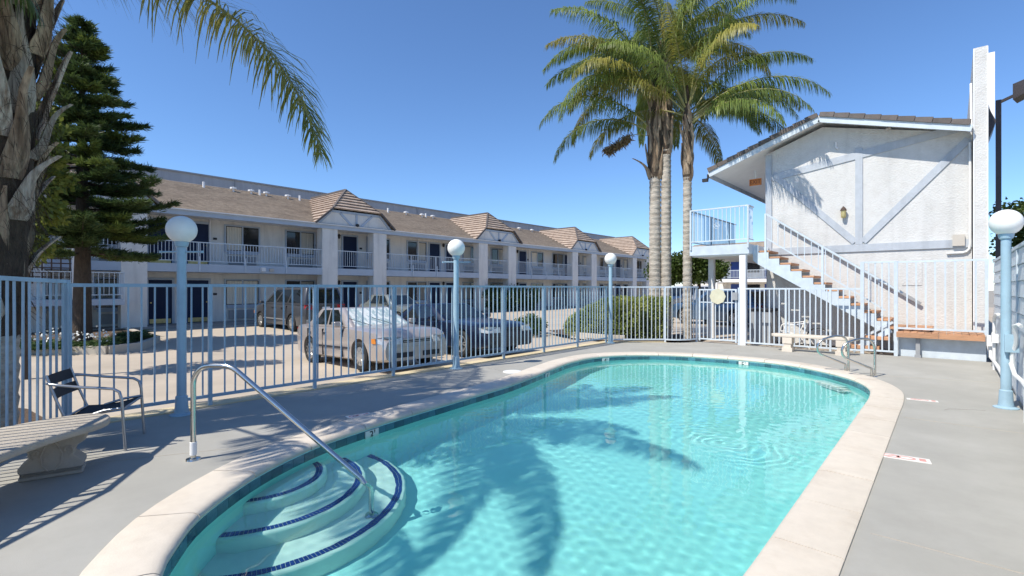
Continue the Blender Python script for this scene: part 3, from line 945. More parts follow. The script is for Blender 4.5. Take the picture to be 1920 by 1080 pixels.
for a, b in ((EL, PK), (ER, PK)):
    m.extr([(a[0], RY0 + .37, a[1] + .065), (b[0], RY0 + .37, b[1] + .065), (b[0], RY0 + .37, b[1] + .13), (a[0], RY0 + .37, a[1] + .13)], (0, 23, 0))
m.build('tile_field', MT['dtile'], roof)
# upper walkway of this building
MB().box(-5.75, -4.24, 16.95, 39, 2.62, 2.86).build('walkway_slab', MT['white'], sb)
# service bits on the wall
MB().box(.06, .29, WY - .10, WY - .002, 2.70, 2.98).build('meter_box', MT['beige'], sb)
MB().tube([(.385, WY - .045, 5.25), (.385, WY - .045, 2.75), (.37, WY - .045, 2.62), (.32, WY - .045, 2.555), (.24, WY - .045, 2.53), (-.05, WY - .045, 2.525)], .028, 8).build('downpipe', MT['pipe'], sb, smooth=True)
MB().box(-.94, -.53, WY - .014, WY - .001, 1.72, 2.42).build('access_panel', MT['stucco'], sb)
MB().tube([(-2.42, WY - .03, 5.80), (-2.42, WY - .03, 5.66), (-2.37, WY - .03, 5.60)], .024, 8).build('vent_pipe', MT['white'], sb, smooth=True)
m = MB().tube([(-1.2, WY - .002, 5.93), (-1.2, WY - .08, 5.90)], .03, 8).tube([(-1.2, WY - .08, 5.92), (-1.26, WY - .17, 5.87)], .035, 8)
m.build('security_camera', MT['beige'], sb, smooth=True)
# false front facing the street
ff = thing('false_front', 'tall white stucco parapet slab rising above the tile roof', 'wall', (.6, 16.4, 0))
MB().extr([(.435, 16.32, 0), (.435, 22, 0), (.435, 22, 7.15), (.435, 16.32, 7.42)], (.255, 0, 0)).build('slab', MT['stucco'], ff)
for x in (.445, .683): MB().box(x - .012, x + .012, 16.30, 16.317, 0, 7.40).build('edge_bead', MT['white'], ff)
for z0, z1 in ((5.65, 6.9),): MB().bar((.42, 17.0, z0), (.42, 17.4, z1), .05, .07).build('brace', MT['white'], ff)

es = thing('exit_sign', 'orange EXIT sign hanging under the eave above the landing', 'sign', (-4.72, 17.3, 5.0))
MB().box(-4.90, -4.54, 17.28, 17.32, 4.98, 5.19).build('sign_box', MT['exit'], es)
lettering('EXIT', .19, MT['exitdark'], es, (0, -.022, .085), (pi / 2, 0, 0), sx=.85)
MB().box(-4.74, -4.70, 17.29, 17.31, 5.19, 5.46).build('hanger', MT['white'], es)
wlamp = thing('wall_lantern', 'small brass wall lantern on the white stucco beside the middle timber', 'wall lamp', (-2.23, 16.6, 3.75))
MB().lathe([(.001, 3.62), (.05, 3.62), (.062, 3.66), (.062, 3.82), (.001, 3.82)], 6, (-2.23, 16.6, 0)).build('lantern_glass', MT['brass'], wlamp)
MB().lathe([(.085, 3.82), (.06, 3.88), (.02, 3.93), (.001, 3.95)], 6, (-2.23, 16.6, 0)).build('lantern_cap', MT['woodb'], wlamp)
MB().box(-2.27, -2.19, 16.60, 16.70, 3.80, 3.84).build('bracket', MT['woodb'], wlamp)
fl = thing('floodlight', 'small black floodlight fixed under the low corner of the eave', 'floodlight', (-5.86, 16.1, 5.2))
MB().box(-5.97, -5.80, 16.02, 16.12, 5.06, 5.16).build('lamp_head', MT['dark'], fl)
MB().box(-5.84, -5.80, 16.09, 16.15, 5.14, 5.30).build('arm', MT['dark'], fl)

# landing and stairs
ld = thing('stair_landing', 'raised landing with pale blue railing at the top of the stairs', 'landing', (-5, 15.6, 0))
MB().box(-6.02, -4.30, 15.13, 16.93, 2.64, 2.92).build('slab', MT['ironw'], ld)
MB().box(-5.96, -4.36, 15.19, 16.9, 2.60, 2.64).build('soffit', MT['white'], ld)
for (x, y) in ((-4.48, 15.22), (-5.9, 16.7)):
    MB().box(x - .085, x + .085, y - .085, y + .085, 0, 2.60).build('column', MT['white'], ld)
def rail_panel(root, a, b, z0, z1, mat, pitch=.115, posts=(), pw=.018, name='railing'):
    a = Vector((a[0], a[1], 0)); b = Vector((b[0], b[1], 0))
    L = (b - a).length; d = (b - a).normalized()
    r = MB().bar(a + Vector((0, 0, z1)), b + Vector((0, 0, z1)), .034, .038).build(name, mat, root)
    ro = origin(r)
    MB().bar(a + Vector((0, 0, z0)), b + Vector((0, 0, z0)), .026, .03).build('lower_rail', mat, r)
    n = int(L / pitch)
    ang = atan2(d.y, d.x)
    h = z1 - z0 - .03
    ro = origin(r)
    for i in range(1, n):
        p = a + d * (L * i / n)
        link('baluster', picket_mesh(h, pw, mat), r, (p.x - ro.x, p.y - ro.y, z0 + .015 - ro.z), (0, 0, ang))
    for s in posts:
        p = a + d * s
        link('post', picket_mesh(z1 - z0 + .25, .045, mat), r, (p.x - ro.x, p.y - ro.y, z0 - .25 - ro.z), (0, 0, ang))
    return r
rail_panel(ld, (-6.0, 15.11), (-4.31, 15.11), 3.06, 4.02, MT['ironw'], posts=(.02, 1.68))
rail_panel(ld, (-4.31, 15.13), (-4.31, 15.60), 3.06, 4.02, MT['ironw'], posts=())
rail_panel(ld, (-6.0, 15.13), (-6.0, 19.5), 3.06, 4.02, MT['iron'], posts=(1.8, 3.6))
m = MB()
for cx in (-5.2,):
    for k in range(4):
        a = k * pi / 2
        m.tube([(cx + .04 * cos(a + t) + .05 * cos(a), 15.105, 3.5 + .04 * sin(a + t) + .05 * sin(a)) for t in np.linspace(0, 2 * pi, 10)], .008, 5)
m.build('scroll_ornament', MT['ironw'], ld)

stc = thing('outdoor_stairs', 'straight outdoor stairs with wooden treads and pale blue steel stringers', 'stairs', (-2.6, 16, 0))
NS = 11
def sx(i): return -4.16 + .278 * i
def sz(i): return 2.92 - .186 * (i + 1)
for i in range(NS):
    MB().box(sx(i) - .02, sx(i) + .285, 15.58, 16.58, sz(i) - .055, sz(i)).build('tread', MT['wood'], stc, bevel=.006)
for y in (15.56, 16.585):
    pts = []
    for i in range(NS):
        pts += [(sx(i), y, sz(i) - .056 + (.0)), (sx(i) + .278, y, sz(i) - .056)]
    top = []
    for i in range(NS):
        top += [(sx(i), y, sz(i) - .06), (sx(i) + .27, y, sz(i) - .06), (sx(i) + .27, y, sz(i) - .186)]
    low = [(sx(NS - 1) + .27, y, sz(NS - 1) - .42), (sx(0) - .12, y, sz(0) - .42 + .0)]
    prof = top[:-1] + [(sx(NS - 1) + .27, y, sz(NS - 1) - .42), (sx(0), y, sz(0) - .40), (sx(0) - .14, y, sz(0) - .28), (sx(0) - .14, y, 2.90), (sx(0), y, 2.90)]
    MB().extr(prof, (0, .035 if y > 16 else -.035, 0)).build('stringer', MT['ironw'], stc)
# bottom quarter landing and loose steps turning to the deck
zl = sz(NS - 1) - .186
MB().box(-1.12, -.30, 15.5, 16.6, zl - .06, zl).build('bottom_platform', MT['wood'], stc)
MB().box(-1.05, -.35, 15.58, 16.5, 0, zl - .06).build('platform_base', MT['trim'], stc)
for (x0, x1, y0, y1, z) in ((-1.62, -1.10, 15.24, 15.58, .45), (-2.05, -1.30, 15.21, 15.5, .20)):
    MB().box(x0, x1, y0, y1, z - .09, z).build('tread', MT['wood'], stc, bevel=.006)
MB().bar((-1.86, 15.3, .05), (-1.08, 15.3, .62), .05, .12).build('stringer', MT['ironw'], stc)
# rails on the flight
slope = (1.49 - 3.74) / (-.81 + 3.90)
def tr(x): return 3.74 + slope * (x + 3.90)
for y in (15.545,):
    m = MB().bar((-3.95, y, tr(-3.95)), (-.86, y, tr(-.86)), .036, .045).bar((-3.95, y, tr(-3.95) - .69), (-1.2, y, tr(-1.2) - .69), .03, .034)
    hr = m.build('handrail', MT['ironw'], stc)
    ro = origin(hr)
    k = 0
    x = -3.95 + .14
    while x < -1.2:
        k += 1
        link('baluster', picket_mesh(.65, .02, MT['ironw']), hr, (x - ro.x, y - ro.y, tr(x) - .67 - ro.z))
        x += .165
    for x, zb in ((-3.97, 2.2), (-2.56, 1.55)):
        link('post', picket_mesh(round(tr(x) - zb, 2), .05, MT['ironw']), hr, (x - ro.x, y - ro.y, zb - ro.z))
MB().bar((-1.62, 15.52, .42), (-1.05, 15.52, .80), .03, .06).build('cross_brace', MT['ironw'], stc)
hr2 = MB().bar((-3.9, WY - .09, tr(-3.9) - .06), (-.55, WY - .09, tr(-.55) - .06), .04, .07).build('wall_handrail', MT['greybox'], stc)

# platform with redwood boards
pf = thing('redwood_platform', 'low platform of redwood boards along the stucco wall', 'platform', (-.2, 15.5, 0))
PX0, PX1 = -.96, .60
nb = 12
for i in range(nb):
    x0 = PX0 + (PX1 - PX0) * i / nb
    MB().box(x0 + .004, PX0 + (PX1 - PX0) * (i + 1) / nb - .004, 15.10, 16.6, .565, .60 + random.uniform(-.004, .004)).build('plank', MT['wood'], pf)
for k in range(2):
    MB().box(PX0 + k * .78 + .004, PX0 + (k + 1) * .78 - .004, 15.075, 15.098, .47, .585).build('plank', MT['wood'], pf)
MB().box(PX0 + .03, PX1 + .02, 15.31, 15.4, 0, .56).build('base_wall', MT['ironw'], pf)
MB().box(-.60, -.52, 15.18, 15.26, .06, .50).box(-.66, -.46, 15.16, 15.28, .50, .56).box(-.62, -.50, 15.16, 15.28, 0, .06).build('support_leg', MT['greybox'], pf)

# grey utility bin and dark hoop under the stairs
ub = thing('utility_bin', 'tall grey bin with a dark lid in the shade behind the far fence', 'bin', (-4.15, 16.2, 0))
MB().box(-4.52, -3.92, 15.95, 16.6, -.05, .96).build('body', MT['greybox'], ub, bevel=.02)
MB().box(-4.55, -3.89, 15.92, 16.62, .96, 1.04).build('lid', MT['dark'], ub, bevel=.015)
hose = thing('garden_hose', 'dark hose looped on the ground under the stairs', 'hose', (-2.7, 16.2, 0))
MB().tube([(-2.78 + .28 * cos(a), 16.25, .24 + .28 * sin(a)) for a in np.linspace(-.4, pi + .3, 18)], .018, 8).build('coil', MT['dark'], hose, smooth=True)

# ------------------------------------------------------------------ slatted side wall
sw = thing('slatted_wall', 'pale painted board wall running along the right side of the deck', 'wall', (.78, 8, 0))
y0s = [(-2.5, 2.2), (2.2, 6.2), (6.2, 10.4), (10.4, 15.6)]
for (ya, yb) in y0s:
    nb = 9
    for i in range(nb):
        z0 = .10 + i * .236
        MB().extr([(.775, ya + .004, z0), (.745, ya + .004, z0 + .008), (.762, ya + .004, z0 + .226), (.775, ya + .004, z0 + .226)], (0, yb - ya - .008, 0)).build('plank', MT['ironw'], sw)
MB().box(.776, .85, -2.5, 15.6, -.1, 2.2).build('backing', MT['white'], sw)
MB().box(.735, .87, -2.5, 15.6, 2.225, 2.27).build('cap', MT['ironw'], sw)
for y in (2.2, 6.2, 10.4):
    MB().box(.738, .776, y - .045, y + .045, .0, 2.22).build('batten', MT['ironw'], sw)
pp = thing('wall_pipework', 'bundle of white pipes and a box on the slatted wall by the redwood platform', 'pipework', (.7, 14.4, 0))
MB().box(.60, .74, 14.55, 14.75, .42, .64).build('box', MT['white'], pp)
MB().tube([(.70, 14.4, 0), (.70, 14.4, .95), (.70, 14.25, 1.05), (.70, 13.9, 1.12), (.70, 13.2, 1.15)], .028, 8).build('pipe', MT['pipe'], pp, smooth=True)
MB().tube([(.66, 14.65, .42), (.66, 14.62, .18), (.68, 14.2, .16), (.70, 13.4, .14), (.70, 11.2, .12)], .03, 8).build('pipe', MT['pipe'], pp, smooth=True)
MB().tube([(.68, 13.95, 0), (.68, 13.95, .6), (.68, 14.1, .7), (.68, 14.3, .72), (.68, 14.5, .62)], .024, 8).build('pipe', MT['pipe'], pp, smooth=True)
MB().box(.64, .74, 13.85, 14.05, .55, .72).build('valve_box', MT['pipe'], pp)
p2_ = thing('lamp_conduit', 'white conduit curling from the slatted wall to the lamp post beside it', 'conduit', (.6, 9.6, 0))
MB().tube([(.70, 9.2, 1.15), (.68, 9.25, 1.17), (.645, 9.33, 1.15), (.67, 9.40, 1.0), (.67, 9.46, .90), (.655, 9.5, .82), (.64, 9.53, .74), (.64, 9.54, .6)], .026, 8).build('pipe', MT['pipe'], p2_, smooth=True)
MB().tube([(.63, 9.55, .62), (.65, 9.3, .5), (.70, 9.0, .46), (.71, 8.0, .42), (.71, 5.5, .40)], .026, 8).build('pipe', MT['pipe'], p2_, smooth=True)
MB().tube([(.71, 8.7, 0), (.71, 8.7, .8)], .028, 8).build('pipe', MT['pipe'], p2_, smooth=True)
bx = thing('wall_spotlight', 'small round fitting on the upper boards of the slatted wall', 'spotlight', (.70, 11.9, 1.85))
MB().tube([(.745, 11.9, 1.85), (.69, 11.85, 1.84), (.66, 11.8, 1.83)], .035, 10).build('head', MT['greybox'], bx, smooth=True)

# ------------------------------------------------------------------ beyond the wall, right
sg = thing('cabinet_sign', 'blank pale sign cabinet mounted behind the parapet slab', 'sign', (.9, 19.6, 6))
MB().extr([(.72, 19.0, 6.25), (.72, 20.6, 6.25), (.72, 20.6, 8.2), (.72, 19.0, 8.15)], (.22, 0, 0)).build('sign_face', MT['white'], sg)
MB().extr([(.70, 18.9, 5.4), (.96, 18.9, 6.22), (.70, 18.9, 6.9)], (0, 1.6, 0)).build('bracket', MT['brownpole'], sg)
po = thing('parking_light', 'tall dark square pole with a shoebox light head', 'street light', (1.04, 19.6, 0))
MB().box(.985, 1.10, 19.54, 19.66, -.05, 6.95).build('pole', MT['brownpole'], po)
MB().bar((1.04, 19.6, 6.88), (1.34, 19.5, 6.98), .06, .07).build('arm', MT['brownpole'], po)
MB().extr([(1.30, 19.2, 6.80), (1.72, 19.05, 6.98), (1.72, 19.05, 7.32), (1.30, 19.2, 7.22)], (.12, .5, 0)).build('lamp_head', MT['brownpole'], po)

# ------------------------------------------------------------------ motel (left)
mt = thing('motel_building', 'long two-storey white motel with porticoes, balconies and brown shingle roof', 'building', (-25, 15, 0))
U0, U1 = -14.0, 53.3
MB().box(-25.8, -25.5, U0, U1, .0, 4.9).build('wall', MT['mstucco'], mt)
MB().box(-25.48, -24.0, U0, U1, 2.34, 2.66).box(-24.16, -23.995, U0, U1, 2.33, 2.672).build('balcony_slab', MT['mtrim'], mt)
MB().box(-25.5, -23.9, U0, U1, -.1, .10).build('walkway', MT['walk'], mt)
MB().box(-25.5, -24.02, U0, U1, 4.78, 4.82).build('soffit', MT['mstucco'], mt)
MB().box(-24.06, -23.93, U0, U1, 4.70, 4.93).build('eave_fascia', MT['mtrim'], mt)
MB().box(-23.93, -23.85, U0, U1, 4.90, 4.945).build('drip_edge', MT['white'], mt)

def courses(m, a0, a1, b0, b1, n, t=.022):
    """stepped courses from eave edge a0-a1 up to edge b0-b1."""
    a0, a1, b0, b1 = map(Vector, (a0, a1, b0, b1))
    nrm = (a1 - a0).cross(b0 - a0)
    if nrm.length < 1e-6: nrm = (a1 - a0).cross(b1 - a1)
    nrm.normalize()
    if nrm.z < 0: nrm = -nrm
    for i in range(n):
        u0, u1 = i / n, (i + 1) / n
        p0, p1 = a0.lerp(b0, u0), a1.lerp(b1, u0)
        q0, q1 = a0.lerp(b0, u1), a1.lerp(b1, u1)
        m.add([p0 + nrm * t, p1 + nrm * t, q1 + nrm * t * .1, q0 + nrm * t * .1, p0 - nrm * .005, p1 - nrm * .005],
              [(0, 1, 2, 3), (4, 5, 1, 0)])
m = MB()
courses(m, (-23.88, U0, 4.93), (-23.88, U1, 4.93), (-29.2, U0, 7.02), (-29.2, U1, 7.02), 34, .02)
m.box(-31, -29.15, U0, U1, 6.7, 6.95)
rf = m.build('roof', MT['shingle'], mt, norm=False)
# vents along the ridge
vm1 = MB().lathe([(.06, 0), (.06, .34), (.001, .34)], 8).mesh('roof_vent', MT['white'], smooth=True)
vm2 = MB().lathe([(.05, 0), (.05, .18), (.17, .18), (.17, .26), (.001, .3)], 8).mesh('roof_vent', MT['white'], smooth=True)
for i, y in enumerate((8.6, 10.0, 10.9, 11.35, 11.7, 12.9, 13.6, 17.9, 19.7, 21.2, 22.6, 22.95, 23.6, 31.0, 33.4, 35.2)):
    link('roof_vent', vm1 if i in (0, 3, 6, 7, 8, 11) else vm2, mt, (-28.6 + 25, y - 15, 6.74))

def small_part(name, mat, *boxes, parent=mt):
    m = MB()
    for b_ in boxes: m.box(*b_)
    return m.build(name, mat, parent)
UP = 7.58
_shared = {}
def copy_part(key, maker, y, z, parent=mt):
    """maker builds around y=0, z=0 (part + sub-parts) once; later calls copy it."""
    if key not in _shared:
        o = maker()
        _shared[key] = o
    else:
        src = _shared[key]
        o = src.copy(); COL.objects.link(o)
        for ch in src.children:
            c = ch.copy(); COL.objects.link(c); c.parent = o
    o.parent = parent
    o.location = (-25.5 + 25, y - 15, z)
    return o
_wr = random.Random(4)
def mk_window(flip, full=0):
    def f():
        w = 1.47
        o = MB().box(0, .06, -.07, w + .07, 1.15, 1.22).box(0, .06, -.07, w + .07, -.07, 0).box(0, .06, -.07, 0, 0, 1.15).box(0, .06, w, w + .07, 0, 1.15).box(.005, .05, w / 2 - .03, w / 2 + .03, 0, 1.15).build('window', MT['mtrim'])
        MB().box(.004, .012, 0, w, 0, 1.15).build('pane', MT['glass'], o, world=False)
        a, b_ = ((.04, w / 2 - .04) if not flip else (w / 2 + .04, w - .04))
        if full == 1: a, b_ = .04, w - .04
        if full != 2:
            m = MB()                    # hung in soft folds
            nf = max(6, int((b_ - a) / .055))
            for i in range(nf):
                ya = a + (b_ - a) * i / nf
                yb = a + (b_ - a) * (i + 1) / nf
                x0, x1 = (.014, .03) if i % 2 else (.03, .014)
                m.add([(x0, ya, .03), (x1, yb, .03), (x1, yb, 1.12), (x0, ya, 1.12)], [(0, 1, 2, 3)])
            m.build('curtain', MT['curtain'], o, world=False, norm=False)
        MB().box(0, .09, .05, w - .05, -.17, -.072).build('sill', MT['mtrim'], o, world=False)
        MB().box(0, .10, .12, w - .12, -.66, -.26).build('air_conditioner', MT['greybox'], o, world=False)
        return o
    return f
def mk_door(flip, foot_strip):
    def f():
        w, h = .85, 1.90
        o = MB().box(0, .03, 0, w, 0, h).build('door', MT['door'])
        MB().box(0, .055, -.09, 0, 0, h + .09).box(0, .055, w, w + .09, 0, h + .09).box(0, .055, 0, w, h, h + .09).build('door_frame', MT['mtrim'], o, world=False)
        MB().tube([(.03, .08 if flip else w - .08, .92), (.09, .08 if flip else w - .08, .92)], .03, 8).build('handle', MT['brass'], o, world=False)
        if foot_strip: MB().box(.03, .036, .04, w - .04, .03, .22).build('door_foot_strip', MT['brass'], o, world=False)  # thin brass-coloured strip across the foot of the door
        y = -.32 if flip else w + .2
        MB().box(0, .02, y, y + .16, 1.22, 1.32).build('room_number', MT['dark'], o, world=False)
        return o
    return f
def mk_lantern():
    o = MB().lathe([(.001, 0), (.06, .02), (.075, .16), (.001, .16)], 6, (.12, 0, 0)).build('wall_light', MT['brownpole'])
    MB().lathe([(.10, .16), (.03, .26), (.001, .26)], 6, (.12, 0, 0)).build('cap', MT['brownpole'], o, world=False)
    return o
for fl_, z in ((0, .10), (1, 2.66)):
    for k in range(-2, 7):
        b0 = 5.58 + UP * k
        for j, dy in enumerate((0, 1.42)):
            y = b0 + dy
            if U0 < y < U1 - 1: copy_part(('d', j, k == 0), mk_door(j == 0, k == 0), y, z)
        for j, dy in enumerate((3.0, 5.84)):
            y = b0 + dy
            if U0 < y < U1 - 1.6: fu = _wr.choice((0, 0, 0, 1, 2)); copy_part(('w', j, fu), mk_window(j == 1, fu), y, z + .76)
        y = b0 + 1.13
        if U0 < y < U1: copy_part('l', mk_lantern, y, z + 1.72)

# porticoes: pairs of square columns with a clipped-gable tile roof
def portico(u, first=False):
    """u = centre along the facade."""
    for s in (-1, 1):
        MB().box(-24.55, -23.98, u + s * 1.5 - .42, u + s * 1.5 + .42, -.1, 4.72).build('column', MT['mstucco'], mt)
    hw, ze, zr = 2.35, 4.93, 7.02
    sl = (zr - ze) / hw
    zc = 5.76; hc = hw - (zc - ze) / sl
    xf, xr = -23.8, -25.05
    wall = MB().extr([(-23.96, u - hw + .25, 4.72), (-23.96, u + hw - .25, 4.72), (-23.96, u + hw - .12, 4.90), (-23.96, u + hc, zc - .06), (-23.96, u - hc, zc - .06), (-23.96, u - hw + .12, 4.90)], (-.2, 0, 0)).build('gable_wall', MT['mstucco'], mt)
    def gb(a, b, w): MB().bar((-23.94, u + a[0], a[1]), (-23.94, u + b[0], b[1]), w, .04, up=(1, 0, 0)).build('timber_board', MT['mtrim'], wall)
    gb((-2.05, 4.77), (2.05, 4.77), .12)
    gb((-.95, 5.58), (-.18, 4.86), .12); gb((.95, 5.58), (.18, 4.86), .12); gb((0, 4.84), (0, 5.60), .11)
    gb((-hw + .16, 4.90), (-hc - .02, zc - .10), .13); gb((hw - .16, 4.90), (hc + .02, zc - .10), .13)
    gb((-hc, zc - .12), (hc, zc - .12), .13)
    MB().lathe([(.001, 4.92), (.10, 4.95), (.10, 5.06), (.001, 5.10)], 8, (-23.86, u, 0)).build('gable_lamp', MT['dark'], wall)
    m = MB()
    for s in (-1, 1):
        courses(m, (-29.0, u + s * hw, ze), (xf, u + s * hw, ze), (-29.0, u + s * hc, zc), (xf, u + s * hc, zc), 4, .085)
        courses(m, (-29.0, u + s * hc, zc), (xf, u + s * hc, zc), (-29.0, u, zr), (xr, u, zr), 7, .085)
    courses(m, (xf, u - hc, zc), (xf, u + hc, zc), (xr, u, zr), (xr, u, zr), 7, .085)
    r = m.build('portico_roof', MT['rtile'], mt, norm=False)
    m = MB()
    for s in (-1, 1):
        m.bar((xf + .03, u + s * (hw + .02), ze + .02), (xf + .03, u + s * hc, zc + .03), .09, .09)
        m.bar((xf, u + s * hc, zc + .04), (xr, u, zr + .06), .10, .09)
    m.bar((xr, u, zr + .06), (-29, u, zr + .06), .10, .09)
    m.build('hip_tiles', MT['dtile'], r)
    return r
PORT = [14.5, 25.75, 36.9, 47.6, 3.3]
for u in PORT: portico(u)
# balcony railings between columns
edges = sorted([u - 1.92 for u in PORT] + [u + 1.92 for u in PORT] + [u - 1.08 for u in PORT] + [u + 1.08 for u in PORT] + [U0, U1])
bays = []
P_ = sorted(PORT)
cur = U0
for u in P_:
    bays.append((cur, u - 1.92)); bays.append((u - 1.08, u + 1.08)); cur = u + 1.92
bays.append((cur, U1))
for a, b_ in bays:
    L = b_ - a
    m = MB().box(-24.13, -24.09, a, b_, 3.59, 3.63).box(-24.125, -24.095, a, b_, 2.79, 2.82)
    n = max(2, int(L / .125))
    for i in range(n + 1):
        y = a + L * i / n
        m.box(-24.119, -24.101, y - .009, y + .009, 2.8, 3.6)
    k = max(1, round(L / 1.85))
    for i in range(1, k):
        y = a + L * i / k
        m.box(-23.992, -23.95, y - .02, y + .02, 2.36, 3.0)
        m.box(-24.13, -24.09, y - .022, y + .022, 2.67, 3.6)
    m.build('balcony_railing', MT['ironw'], mt)
for u in (8.2, 20.1, 31.2, 42.0):      # downspouts on the upper wall
    MB().tube([(-25.42, u - .3, 2.7), (-25.42, u - .3, 4.78)], .035, 6).build('downspout', MT['white'], mt, smooth=True)
# camera box on the balcony edge
MB().box(-23.99, -23.82, 9.55, 9.72, 2.42, 2.60).build('security_box', MT['white'], mt)
MB().box(-23.99, -23.93, 9.95, 10.15, 2.42, 2.56).build('junction_box', MT['beige'], mt)

# stairs inside the first portico
ms = thing('motel_stairs', 'white motel stairs with a half landing behind the conifer', 'stairs', (-23.5, 3.2, 0))
MB().box(-24.9, -23.2, 1.3, 4.35, 1.02, 1.24).build('half_landing', MT['mtrim'], ms)
rail_panel(ms, (-23.22, 1.3), (-23.22, 4.35), 1.40, 2.22, MT['ironw'], pitch=.15, posts=(0.02, 3.03))
rail_panel(ms, (-23.24, 4.35), (-24.6, 4.35), 1.40, 2.22, MT['ironw'], pitch=.15)
for i in range(7):
    MB().box(-24.5, -23.3, 1.25 - .27 * i - .28, 1.25 - .27 * i, 1.24 - .165 * (i + 1) - .05, 1.24 - .165 * (i + 1)).build('tread', MT['woodb'], ms)
for i in range(8):
    MB().box(-25.4, -24.55, .9 + .0 - .27 * i, 1.2 - .27 * i, 1.24 + .17 * i, 1.29 + .17 * i).build('tread', MT['woodb'], ms)
MB().bar((-23.26, 1.3, 1.16), (-23.26, -.7, .05), .05, .22).build('stringer', MT['mtrim'], ms)
MB().box(-23.32, -23.2, 2.86, 2.98, 0, 4.3).build('post', MT['white'], ms)
m = MB()
for i in range(6): m.box(-23.3, -23.26, 1.35, 2.85, 1.85 + i * .16, 1.89 + i * .16)
for i in range(7): m.box(-23.34, -23.30, 1.36 + i * .24, 1.40 + i * .24, 1.8, 2.7)
m.build('lattice_screen', MT['woodb'], ms)

wh = thing('grey_warehouse', 'long grey stained wall rising behind the motel roof', 'building', (-40, 10, 0))
MB().box(-60, -31, -45, 54.2, -.2, 7.86).build('wall', MT['warehouse'], wh)
MB().box(-60.05, -30.93, -45, 54.3, 7.86, 7.94).build('coping', MT['greybox'], wh)
for y in (4.5, 10.9, 24, 34, 44): MB().box(-30.995, -30.96, y, y + .05, 6.5, 7.86).build('seam', MT['greybox'], wh)

# far wing across the end of the court
fw = thing('far_motel_wing', 'distant white motel wing with blue doors seen below the landing', 'building', (-14, 60, 0))
MB().box(-24, -5.0, 60, 66, -.1, 5.4).build('wall', MT['mstucco'], fw)
MB().box(-20, -9.3, 58.2, 60, 2.3, 2.66).build('balcony_slab', MT['white'], fw)
MB().extr([(-24.5, 57.8, 5.1), (-4.5, 57.8, 5.1), (-4.5, 63, 7.0), (-24.5, 63, 7.0)], (0, 0, .12)).build('roof', MT['shingle'], fw)
m = MB().box(-20, -9.3, 58.2, 58.25, 3.6, 3.66).box(-20, -9.3, 58.2, 58.25, 2.8, 2.84).box(-9.35, -9.3, 58.2, 60, 3.6, 3.66)
for i in range(72): m.box(-20 + i * .15, -19.97 + i * .15, 58.21, 58.24, 2.8, 3.6)
m.build('balcony_railing', MT['ironw'], fw)
for z in (.1, 2.66):
    for x in (-19, -15.4, -11.0): MB().box(x, x + .95, 59.95, 60, z, z + 2.0).build('door', MT['bdoor'], fw)
    for x in (-17.3, -13.6): MB().box(x, x + 1.4, 59.95, 60, z + .75, z + 1.95).build('window', MT['glass'], fw)
for x in (-9.35, -14.2, -20): MB().box(x - .1, x + .1, 58.1, 58.3, -.1, 5.1).build('column', MT['white'], fw)
sh = thing('gabled_shed', 'dark gabled shed wall with a pink sign beyond the landing column', 'shed', (-9, 46, 0))
MB().extr([(-8.9, 46, 0), (-5.2, 46, 0), (-5.2, 46, 3.3), (-7.2, 46, 4.4), (-8.9, 46, 3.5)], (0, 3, 0)).build('wall', MT['woodb'], sh)
MB().bar((-9.2, 45.9, 3.42), (-7.2, 45.9, 4.5), .3, .12).build('bargeboard', MT['white'], sh)
MB().box(-6.9, -5.6, 45.85, 45.95, 1.3, 3.2).build('sign', MT['red_sign'], sh)
